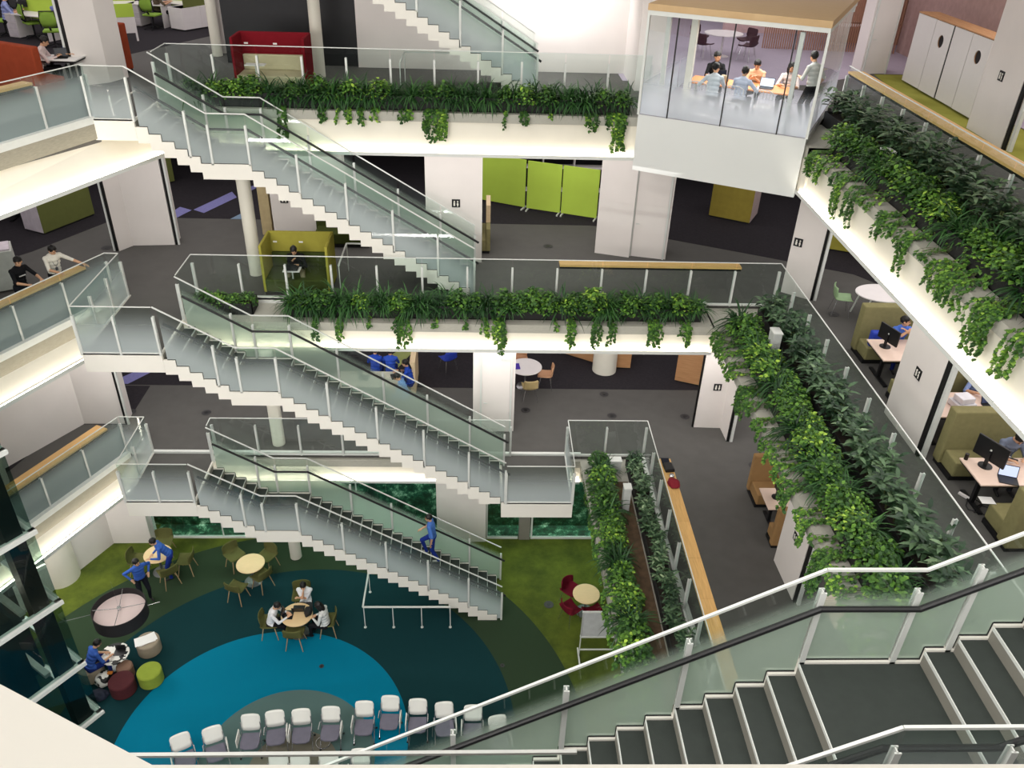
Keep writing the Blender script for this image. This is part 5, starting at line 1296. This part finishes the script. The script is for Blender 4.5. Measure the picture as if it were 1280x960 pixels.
# ============================================================ PEOPLE
skin_m = mat('skin', (206, 160, 128), .55, var=.03, scale=20)
hair_m = mat('hair', (18, 15, 14), .5, var=.2, scale=60)
shoe_m = mat('shoe', (28, 26, 26), .5)
def ik(a, b, l1_, l2_, pole):
    """two-bone joint position between a and b"""
    a, b = Vector(a), Vector(b); d = b-a; L = min(d.length, (l1_+l2_)*.999); dn = d.normalized()
    x = (l1_**2-l2_**2+L**2)/(2*L); h = math.sqrt(max(0, l1_**2-x**2)); p = Vector(pole); p = (p-dn*p.dot(dn)).normalized()
    return a+dn*x+p*h, a+dn*L
def cap(bm, a, b, r0, r1, seg=12):
    a, b = Vector(a), Vector(b); d = b-a
    q = d.to_track_quat('Z', 'Y').to_matrix().to_4x4() if d.length > 1e-5 else Matrix.Identity(4)
    for p, r in ((a, r0), (b, r1)): bmesh.ops.create_icosphere(bm, subdivisions=2, radius=r*1.02, matrix=Matrix.Translation(p))
    if d.length > 1e-5: bmesh.ops.create_cone(bm, cap_ends=True, segments=seg, radius1=r0, radius2=r1, depth=d.length, matrix=Matrix.Translation((a+b)/2) @ q)
def ell(bm, c, s, rot=None, sub=3):
    M_ = Matrix.Translation(c) @ (rot.to_4x4() if rot else Matrix.Identity(4)) @ Matrix.Diagonal((s[0], s[1], s[2], 1)); bmesh.ops.create_icosphere(bm, subdivisions=sub, radius=1, matrix=M_)
def person(label, loc, face, hip=.5, lean=.1, side=0, shirt=(60, 90, 190), trousers=(30, 36, 70), LH=None, RH=None, LF=None, RF=None, head=(0, 0), sleeve='short', hair='short', sc=1.0, twist=0, shoes=None, voxel=.011, extras=None, belt=False):
    """local frame: +Y forward, +X the person's right, origin on the floor under the hips; hands and feet are targets in that frame"""
    name = 'person'
    o = thing(name, label, 'person', loc, face-math.pi/2); o.scale = (sc, sc, sc)
    P = Vector((0, 0, hip)); sit = hip < .75
    sp = Vector((math.sin(side), math.sin(lean)*math.cos(side), math.cos(lean)*math.cos(side)))
    tw = Matrix.Rotation(-twist, 3, 'Z')
    rt = tw @ Vector((math.cos(side), 0, -math.sin(side))); fw = sp.cross(rt)*-1; fw = rt.cross(sp)*-1
    chest = P+sp*.34; neck = P+sp*.5; fwd = rt.cross(sp)*-1
    fwd = sp.cross(rt)  # forward
    if fwd.y < 0: fwd = -fwd
    hd = (sp+Vector((0, math.sin(head[0])*.9, 0))+Vector((0, 0, .6))).normalized()
    hc = neck+hd*.16+fwd*.02+Vector((0, math.sin(head[0])*.05, 0))
    hrot = Matrix.Rotation(-twist+head[1], 3, 'Z') @ Matrix.Rotation(-head[0]-lean*.4, 3, 'X')
    zones = []  # (a, b, r, zone)
    bm = bmesh.new()
    def seg(a, b, r0, r1, z): cap(bm, a, b, r0, r1); zones.append((Vector(a), Vector(b), (r0+r1)/2, z))
    # torso
    for t, w, d in ((0, .165, .115), (.1, .155, .11), (.2, .15, .11), (.3, .165, .118), (.4, .175, .115), (.46, .15, .09)):
        rot = Matrix((rt, fwd, sp)).transposed(); ell(bm, P+sp*t, (w, d, .09), rot)
    zones.append((P+sp*.05, P+sp*.45, .12, 1)); zones.append((P-sp*.02+rt*.08, P-sp*.02-rt*.08, .13, 2))
    seg(neck-sp*.03, neck+hd*.07, .052, .05, 0)
    # head
    ell(bm, hc+hrot @ Vector((0, -.01, .02)), (.076, .092, .095), hrot); ell(bm, hc+hrot @ Vector((0, .022, -.045)), (.056, .062, .062), hrot)
    zones.append((hc, hc, .1, 0))
    cap(bm, hc+hrot @ Vector((0, .085, .012)), hc+hrot @ Vector((0, .1, -.018)), .009, .014); 
    for s in (-1, 1): ell(bm, hc+hrot @ Vector((s*.078, -.005, -.005)), (.012, .02, .03), hrot, 2)
    # arms
    for s, H in ((1, RH), (-1, LH)):
        S = neck-sp*.055+rt*(s*.165)
        if H is None: H = S+Vector((s*.06, .03, -.56))
        pole = Vector((s*.6, -.5, -.6)) if not isinstance(H, tuple) or len(H) < 4 else Vector(H[3])
        H = Vector(H[:3]); E_, W_2 = ik(S, H, .285, .25, pole)
        cap(bm, neck-sp*.06+rt*(s*.06), S, .07, .06)
        seg(S, E_, .054, .042, 1 if sleeve != 'none' else 0)
        m_ = E_.lerp(W_2, .5)
        seg(E_, W_2, .04, .027, 0 if sleeve == 'short' else 1)
        zones.append((E_, W_2, .03, 0 if sleeve == 'short' else 1))
        # hand: palm, thumb, four fingers
        d = (W_2-E_).normalized(); up = Vector((0, 0, 1)); sd = d.cross(up); sd = sd.normalized() if sd.length > .1 else Vector((1, 0, 0)); nn = sd.cross(d)
        pr = Matrix((sd, d, nn)).transposed(); pc = W_2+d*.045
        ell(bm, pc, (.038, .05, .018), pr); zones.append((W_2+d*.02, pc+d*.04, .04, 0))
        for k, (fx, fl) in enumerate(((-.028, .06), (-.009, .07), (.01, .066), (.028, .052))):
            a = pc+sd*fx+d*.04; b_ = a+d*(fl*.55)-nn*.008; c = b_+d*(fl*.4)-nn*.022
            cap(bm, a, b_, .0095, .009, 8); cap(bm, b_, c, .009, .008, 8); zones.append((a, c, .01, 0))
        a = W_2+d*.02+sd*(-s*.03); b_ = a+d*.035+sd*(-s*.03)-nn*.01; c = b_+d*.03; cap(bm, a, b_, .012, .011, 8); cap(bm, b_, c, .011, .009, 8); zones.append((a, c, .012, 0))
    # legs
    for s, T in ((1, RF), (-1, LF)):
        Hh = P+Vector((s*.09, 0, -.03)); 
        if T is None: T = (s*.12, .42 if sit else .02, .07)
        T = Vector(T); K, A = ik(Hh, T, .41, .4, Vector((s*.12, 1, .35)))
        seg(Hh, K, .088, .062, 2); seg(K, A, .06, .042, 2)
        seg(A-Vector((0, .03, .03)), A+Vector((s*.02, .15, -.045)), .036, .03, 3)
    me = bpy.data.meshes.new('body'); bm.to_mesh(me); bm.free()
    tmp = bpy.data.objects.new('tmp', me); col.objects.link(tmp)
    rm = tmp.modifiers.new('r', 'REMESH'); rm.mode = 'VOXEL'; rm.voxel_size = voxel; rm.use_smooth_shade = True
    sm = tmp.modifiers.new('s', 'SMOOTH'); sm.factor = .5; sm.iterations = 2
    dg = bpy.context.evaluated_depsgraph_get(); me2 = bpy.data.meshes.new_from_object(tmp.evaluated_get(dg)); bpy.data.objects.remove(tmp); bpy.data.meshes.remove(me)
    me2.name = 'body'
    n = len(me2.polygons); c = np.empty(n*3); me2.polygons.foreach_get('center', c); c = c.reshape(-1, 3)
    best = np.full(n, 1e9); zi = np.zeros(n, int)
    for a, b, r, z in zones:
        a = np.array(a); b = np.array(b); ab = b-a; L2 = (ab**2).sum()
        t = np.clip(((c-a) @ ab)/L2, 0, 1) if L2 > 1e-9 else np.zeros(n)
        dd = np.linalg.norm(c-(a+t[:, None]*ab), axis=1)-r
        q = dd < best; best[q] = dd[q]; zi[q] = z
    # trousers below the belt line, shirt above it
    hh = (c-np.array(P)) @ np.array(sp); q = (zi == 1) & (hh < .0) & (np.abs(c[:, 0]) < .2); zi[q] = 2
    q = (zi == 2) & (hh > .03) & (((c-np.array(P)) @ np.array(fwd)) < .1); zi[q] = 1
    sh = mat('shirt_%d_%d_%d' % shirt, shirt, .8, var=.05, scale=12, bump=.25, bscale=30, spec=.15); tr = mat('trousers_%d_%d_%d' % trousers, trousers, .85, var=.06, scale=12, bump=.2, bscale=30, spec=.15)
    for mt in (skin_m, sh, tr, shoes or shoe_m): me2.materials.append(mt)
    me2.polygons.foreach_set('material_index', zi.astype(np.int32)); me2.polygons.foreach_set('use_smooth', [True]*n)
    bo = bpy.data.objects.new('body', me2); col.objects.link(bo); bo.parent = o
    # hair
    bm = bmesh.new(); ell(bm, hc+hrot @ Vector((0, -.023, .036)), (.086, .098, .098), hrot, 4)
    inv = hrot.inverted()
    dl = [v for v in bm.verts if (lambda q: (q.y > .05 and q.z < .03) or q.z < -.07 or (q.z < -.01 and q.y > .0))(inv @ (v.co-hc))]
    bmesh.ops.delete(bm, geom=dl, context='VERTS')
    if hair == 'long':
        ell(bm, hc+hrot @ Vector((0, -.06, -.06)), (.082, .055, .15), hrot, 3); 
        for s in (-1, 1): ell(bm, hc+hrot @ Vector((s*.07, -.0, -.06)), (.025, .045, .12), hrot, 3)
    if hair == 'tail': cap(bm, hc+hrot @ Vector((0, -.1, -.0)), hc+hrot @ Vector((.0, -.13, -.2)), .03, .02)
    from mathutils import noise
    for v in bm.verts: v.co += (v.co-hc).normalized()*(.012*noise.noise(v.co*24+Vector((loc[0], loc[1], 0)))+.001)
    me = bpy.data.meshes.new('hair'); bm.to_mesh(me); bm.free(); me.materials.append(hair_m); me.polygons.foreach_set('use_smooth', [True]*len(me.polygons))
    ho = bpy.data.objects.new('hair', me); col.objects.link(ho); ho.parent = o; s_ = ho.modifiers.new('t', 'SOLIDIFY'); s_.thickness = .004
    # eyes and brows
    g = MB()
    for s in (-1, 1):
        p = hc+hrot @ Vector((s*.03, .083, .012)); g.lathe([(.001, -.006), (.009, -.003), (.009, .003), (.001, .006)], p, 8)
        q = hc+hrot @ Vector((s*.03, .084, .034)); g.beam(q-hrot @ Vector((.013, 0, 0)), q+hrot @ Vector((.013, 0, 0)), .01, .005)
    q = hc+hrot @ Vector((0, .084, -.055)); g.beam(q-hrot @ Vector((.016, 0, 0)), q+hrot @ Vector((.016, 0, 0)), .008, .006); g.build('facial_features', mat('eye_dark', (60, 34, 30), .5), o)
    if extras == 'lanyard':
        g = MB(); a = neck+fwd*.05; b_ = chest-sp*.1+fwd*.135
        for s in (-1, 1): g.tube([neck+rt*(s*.06)+fwd*.03, chest+rt*(s*.05)+fwd*.135, b_], .005, 5)
        g.box(b_.x-.03, b_.y-.003, b_.z-.09, b_.x+.03, b_.y+.003, b_.z-.01); g.build('lanyard', mat('lanyard_grey', (70, 70, 76), .6), o)
    if extras == 'print':
        g = MB(); b_ = chest+fwd*.13
        for k in range(6): g.box(b_.x-.075+k*.026, b_.y-.01, b_.z-.012, b_.x-.06+k*.026, b_.y+.004, b_.z+.01)
        g.build('shirt_print', paper, o)
    return o
B1 = (58, 94, 176); B2 = (40, 74, 178); NAVY = (26, 40, 112); DK = (30, 30, 34); WH = (222, 224, 228)
Z = F
def fa(x, y, tx, ty): return math.atan2(ty-y, tx-x)
# two people leaning on the oak ledge
x, y = at(38, 356, F[2]+1.0); person('person in black printed T-shirt leaning on the left oak ledge', (x-.36, y+.22, F[2]), -.55, hip=.88, lean=.26, shirt=(22, 22, 26), trousers=(30, 32, 38), RH=(.12, .5, 1.07), LH=(-.24, .5, 1.07), head=(.2, -.7), extras='print')
x, y = at(80, 340, F[2]+1.0); person('person in white T-shirt with lanyard, hand stretched along the oak ledge', (x-.34, y+.24, F[2]), -.75, hip=.88, lean=.24, shirt=(226, 222, 212), trousers=DK, RH=(.1, .5, 1.07), LH=(-.52, .42, 1.07), head=(.5, .3), extras='lanyard')
# mustard booth
person('person in black hunched over a laptop in the mustard booth', (-4.68, 19.72, F[2]), -math.pi/2, hip=.47, lean=.35, shirt=(24, 24, 26), trousers=(128, 120, 96), RH=(.05, .33, .82), LH=(-.1, .4, .74), RF=(.3, .45, .07), LF=(-.32, .5, .07), head=(.5, 0), sleeve='long')
# storey 2 far: person in blue on bench
person('person in blue seated on the bench beside the white pier, seen from behind', (-.28, 22.55, F[2]), 1.4, hip=.5, lean=.35, shirt=(70, 110, 200), trousers=NAVY, RH=(.15, .45, .6), LH=(-.15, .45, .6), sleeve='long')
# storey 1 desk group
x, y = L1
person('long-haired person in blue at the first storey desk', (x+.62, y+.1, F[1]), math.pi-.15, hip=.48, lean=.2, shirt=B2, trousers=NAVY, RH=(.12, .42, .78), LH=(-.12, .42, .78), head=(.2, 0), hair='tail')
person('grey-haired person in pale blue at the near end of the first storey desk', (x+.55, y-.62, F[1]), math.pi-.1, hip=.48, lean=.35, shirt=(110, 150, 200), trousers=NAVY, RH=(.1, .42, .78), LH=(-.14, .4, .78), head=(.4, .2))
x2, y2 = at(477, 452, F[1]+.9); person('person in blue with back turned beside the first storey desk', (x2-.22, y2+.1, F[1]), 1.5, hip=.5, lean=.2, shirt=B2, trousers=NAVY, RH=(.1, .4, .75), LH=(-.1, .4, .75))
person('person in blue beside the back-turned one at the first storey desk', (x2+.25, y2+.1, F[1]), 1.6, hip=.5, lean=.1, shirt=(52, 86, 190), trousers=NAVY, RH=(.1, .4, .75), LH=(-.1, .4, .75))
# stair walker
T17 = [(5*RUN+1.15+(i-7)*RUN, F[1]-i*RISE) for i in range(7, 26)]
wx = at(535, 695, 0)[0]
x = -1.26
kstep = max(i for i in range(19) if -7.05+T17[i][0] <= x); zst = T17[kstep][1]
person('person in blue work clothes walking up the lowest staircase', (x, 17.25, zst), math.radians(176), hip=.9, lean=.1, shirt=(76, 118, 196), trousers=(32, 52, 140), RH=(.2, .32, .98), LH=(-.25, .02, .84), RF=(.1, .2, .24), LF=(-.1, -.16, .1), head=(.15, .1), shoes=mat('trainer', (190, 188, 184), .5))
# ground floor
x, y = T3
person('person in white shirt with chin on hand and folded arm at the beech table', (x+.1, y+.72, 0), -math.pi/2, hip=.5, lean=.08, shirt=WH, trousers=(58, 60, 64), RH=(.0, .2, 1.0), LH=(.1, .24, .84), RF=(.26, .42, .07), LF=(-.3, .42, .07), head=(.35, 0))
person('person in white shirt typing on a black laptop at the beech table', (x-.72, y-.05, 0), -.05, hip=.49, lean=.3, shirt=WH, trousers=(22, 22, 26), RH=(.08, .5, .78), LH=(-.1, .46, .78), head=(.5, 0), sleeve='long', extras='lanyard')
person('dark-haired person in pale shirt looking into their lap at the beech table', (x+.78, y-.1, 0), math.pi-.2, hip=.49, lean=.12, shirt=(206, 208, 206), trousers=(22, 22, 26), RH=(.08, .3, .66), LH=(-.08, .32, .68), head=(.55, 0), sleeve='long', hair='long')
laptop('black laptop of the person typing at the beech table', (x-.2, y-.02, .722), math.pi/2, scr=screen_off); laptop('second dark laptop at the far side of the beech table', (x+.02, y+.2, .722), math.pi, scr=screen_off)
x4, y4 = at(384, 770, .72); blob('shoulder_bag', mat('black_bag', (26, 26, 28), .7), 'black bag on the right edge of the occupied beech table', 'bag', (x+.3, y+.05, .722), .11, .17, .09, 6)
x, y = at(212, 722, 0); person('standing person in blue bending over an olive chair near the garden glass', (x+.12, y+.1, 0), math.radians(205), hip=.88, lean=.55, shirt=B1, trousers=(30, 50, 130), RH=(.15, .42, .9), LH=(-.15, .5, .98), RF=(.14, -.05, .07), LF=(-.12, .1, .07), head=(.1, 0), sleeve='long')
x, y = at(183, 750, 0); person('person in blue jacket with hands on hips behind the drum lamp', (x, y, 0), math.radians(-50), hip=.88, lean=.12, shirt=B1, trousers=(24, 26, 34), RH=(.24, .06, 1.0), LH=(-.24, .06, 1.0), head=(.1, .5), sleeve='long')
x, y = at(112, 836, .42); person('crouching person in blue working at the patterned low table', (x, y, 0), fa(x, y, *ZT)+.1, hip=.5, lean=.5, shirt=B1, trousers=(26, 44, 110), RH=(.12, .5, .56), LH=(-.1, .46, .56), RF=(.2, .4, .07), LF=(-.22, .4, .07), head=(.4, 0))
# right desks, storey 2
person('person in bright blue shirt resting chin on clasped hands at the desk', (9.42, 16.12, F[2]), -math.pi/2, hip=.5, lean=.28, shirt=(84, 122, 214), trousers=NAVY, RH=(-.02, .36, 1.0, (.9, .3, -.6)), LH=(.02, .36, 1.0, (-.9, .3, -.6)), head=(-.15, .9))
person('person in grey shirt and lanyard writing at the lowest right desk', (9.62, 11.9, F[2]), -math.pi/2-.1, hip=.5, lean=.32, shirt=(116, 126, 146), trousers=(40, 40, 48), RH=(.14, .5, .78), LH=(-.12, .46, .78), head=(.7, 0), extras='lanyard')
person('person in pale blue shirt behind the stacked white devices', (10.15, 14.05, F[2]), -math.pi/2, hip=.5, lean=.3, shirt=(140, 160, 210), trousers=(40, 40, 48), RH=(.2, .44, .78), LH=(-.14, .44, .78), head=(.4, 0), extras='lanyard')
person('person in white leaning over the desk behind the sign pier', (10.3, 12.52, F[2]), math.pi/2+.2, hip=.5, lean=.75, shirt=(228, 222, 234), trousers=(40, 40, 48), RH=(.1, .62, .76), LH=(-.3, .5, .76), sleeve='long', head=(.2, 0))
person('person in blue at the right picture edge of the lowest desk', (10.55, 11.85, F[2]), -math.pi/2, hip=.5, lean=.2, shirt=(60, 100, 190), trousers=NAVY, RH=(.1, .44, .78), LH=(-.1, .44, .78), head=(.3, 0))
person('person at the near side of the lowest right desk, only a hand showing', (10.35, 10.35, F[2]), math.pi/2+.3, hip=.48, lean=.2, shirt=(120, 120, 130), trousers=(40, 40, 48), RH=(.1, .5, .78), LH=(-.15, .5, .78), head=(.3, 0))
# meeting room
def mp(lx, ly): p = mr(lx, ly); return (p[0], p[1], FZ)
person('person in white shirt at the left of the near side of the meeting table', mp(-.55, -.62), ba+math.pi/2+.15, hip=.48, lean=.25, shirt=(196, 204, 212), trousers=DK, LH=(-.3, .4, .76), RH=(.12, .42, .78), sleeve='long', head=(.1, -.8))
person('second person in pale shirt on the near side of the meeting table', mp(.1, -.62), ba+math.pi/2-.1, hip=.48, lean=.25, shirt=(186, 194, 214), trousers=DK, LH=(-.12, .44, .78), RH=(.3, .42, .76), sleeve='long', head=(.1, .4))
person('person in black at the far left of the meeting table', mp(-.85, .75), ba-math.pi/2+.3, hip=.5, lean=.05, shirt=(26, 26, 28), trousers=DK, LH=(-.12, .4, .78), RH=(.12, .42, .78), head=(.1, .6))
person('person in peach shirt leaning on the far side of the meeting table', mp(.2, .72), ba-math.pi/2, hip=.48, lean=.2, shirt=(224, 180, 146), trousers=DK, LH=(-.05, .36, .82), RH=(.05, .36, .84), head=(.5, 0))
person('long-haired person behind the bright laptop in the meeting room', mp(1.0, .7), ba-math.pi/2, hip=.48, lean=.1, shirt=(206, 196, 194), trousers=DK, LH=(-.12, .4, .78), RH=(.12, .42, .78), head=(.3, 0), hair='long')
person('person in white shirt standing at the right end of the meeting table', mp(1.62, .05), ba+2.5, hip=.86, lean=.12, shirt=(206, 208, 204), trousers=(30, 30, 32), LH=(-.15, .3, 1.05), RH=(.2, .05, .85), head=(.3, 0))
# top left office
x, y = ST
person('person in pale shirt reading at the small table beyond the rust sofa', (x-.5, y-.1, F[3]), .2, hip=.48, lean=.3, shirt=(226, 206, 204), trousers=DK, RH=(.1, .46, .76), LH=(-.12, .42, .76), head=(.4, 0), sleeve='long')
person('person in bright blue at the small table, half behind the tall pier', (x+.12, y+.62, F[3]), -math.pi/2+.1, hip=.48, lean=.25, shirt=(50, 90, 200), trousers=DK, RH=(.1, .42, .76), LH=(-.12, .42, .76), head=(.4, 0))
x, y = at(8, 25, F[3]+.5); person('person in lavender shirt typing at the left picture edge', (x, y, F[3]), .4, hip=.5, lean=.15, shirt=(150, 160, 210), trousers=DK, RH=(.12, .44, .78), LH=(-.12, .44, .78))
x, y = at(74, 30, F[3]+.5); person('person in violet-blue shirt seen from behind, left of the tall pier', (x, y, F[3]), 1.4, hip=.5, lean=.15, shirt=(120, 130, 190), trousers=DK, RH=(.12, .44, .78), LH=(-.12, .44, .78))
x, y = at(196, 14, F[3]+.5); person('person in khaki at a distant desk, top left', (x, y, F[3]), .5, hip=.5, lean=.15, shirt=(96, 84, 68), trousers=DK, RH=(.12, .44, .78), LH=(-.12, .44, .78))
# ============================================================ LIGHT
def area(name, x, y, z, sx, sy, w, rot=(0, 0, 0), colr=(1, .97, .93)):
    l = bpy.data.lights.new(name, 'AREA'); l.shape = 'RECTANGLE'; l.size = sx; l.size_y = sy; l.energy = w; l.color = colr
    o = bpy.data.objects.new(name, l); col.objects.link(o); o.location = (x, y, z); o.rotation_euler = rot; return o
area('atrium_top_fill', -1.5, 12, 21.3, 16, 18, 1000, colr=(1, .98, .95))  # broad overhead fill added for the atrium; the ceiling above is closed
# unseen fill lamps added on the near side to brighten the far walls
fw = lambda t: (math.radians(t), 0, 0)
area('near_side_fill', -9, 2.95, 16.2, 8, 3.5, 950, (math.radians(80), 0, math.radians(-15)))
area('near_side_fill', 3, 2.95, 15.4, 8, 3, 230, fw(84))
area('near_side_fill', -7, 2.95, 14.0, 8, 1.2, 380, fw(88))
area('near_side_fill', -3, 2.95, 7.6, 14, .12, 380, fw(86))
area('near_side_fill', -3, 2.95, 3.4, 14, .12, 240, fw(86))
area('meeting_room_fill', 6.8, 21.4, 15.0, 2.6, 2.6, 130, (0, 0, ba))  # unseen lamp added inside the room to brighten its frosted glass
area('parapet_fill', -1, .4, 21.2, 12, 2, 190)  # added above the viewer, out of view, to brighten the near parapet
area('lobby_fill', -11.5, 15, soff(1)-.06, 1.5, 6, 190)  # unseen lamp added to brighten the ground floor column on the left
area('gallery_fill', 7.8, 10, soff(3)-.05, .6, 16, 130, (0, math.radians(20), 0))  # fill added under the right slab edge, no fixture of its own
area('gallery_fill', -1, 18.2, soff(2)-.05, 20, .3, 330, fw(40))  # fill added under the far slab edge, tilted at the pier faces
area('garden_fill', 0, 19.62, 3.4, 18, .25, 480, fw(8), (.93, 1, .95))  # unseen strip added behind the panes to brighten the hedge
area('wall_washer', 1.8, 24.6, 15.6, 1.6, .4, 90, fw(40), (1, .97, .97))
for k in (1, 2):
    z = soff(k+1)-.06
    area('ceiling_light', -1, 23.5, z, 26, 7, 330 if k == 1 else 520, colr=(1, .95, .93))
    area('ceiling_light', -14, 17, z, 6, 16, 150, colr=(1, .95, .93))
    area('ceiling_light', 12, 12, z, 6, 16, 420, colr=(1, .95, .93))
area('ceiling_light', -2, 30, 16.5, 30, 12, 900, colr=(1, .94, .95))
area('ceiling_light', -14.5, 20, 16.5, 6, 18, 300, colr=(1, .95, .93))
area('ceiling_light', 14, 14, 16.5, 5, 18, 420, colr=(1, .95, .95))
area('ceiling_light', -3, 18.6, soff(1)-.06, 18, 1.0, 60)

w = bpy.data.worlds.new('world'); bpy.context.scene.world = w; w.use_nodes = True
w.node_tree.nodes['Background'].inputs[0].default_value = (.9, .95, 1, 1); w.node_tree.nodes['Background'].inputs[1].default_value = .15
sc = bpy.context.scene
sc.view_settings.view_transform = 'Standard'; sc.view_settings.look = 'None'; sc.view_settings.exposure = .2; sc.view_settings.gamma = 1
sc.view_settings.use_curve_mapping = False
cy = sc.cycles; cy.max_bounces = 6; cy.diffuse_bounces = 3; cy.glossy_bounces = 3; cy.transmission_bounces = 4; cy.transparent_max_bounces = 24
cy.caustics_reflective = False; cy.caustics_refractive = False; cy.use_denoising = True; cy.use_adaptive_sampling = True; cy.adaptive_threshold = .02
try: cy.denoiser = 'OPENIMAGEDENOISE'
except Exception: pass
cy.sample_clamp_indirect = 4
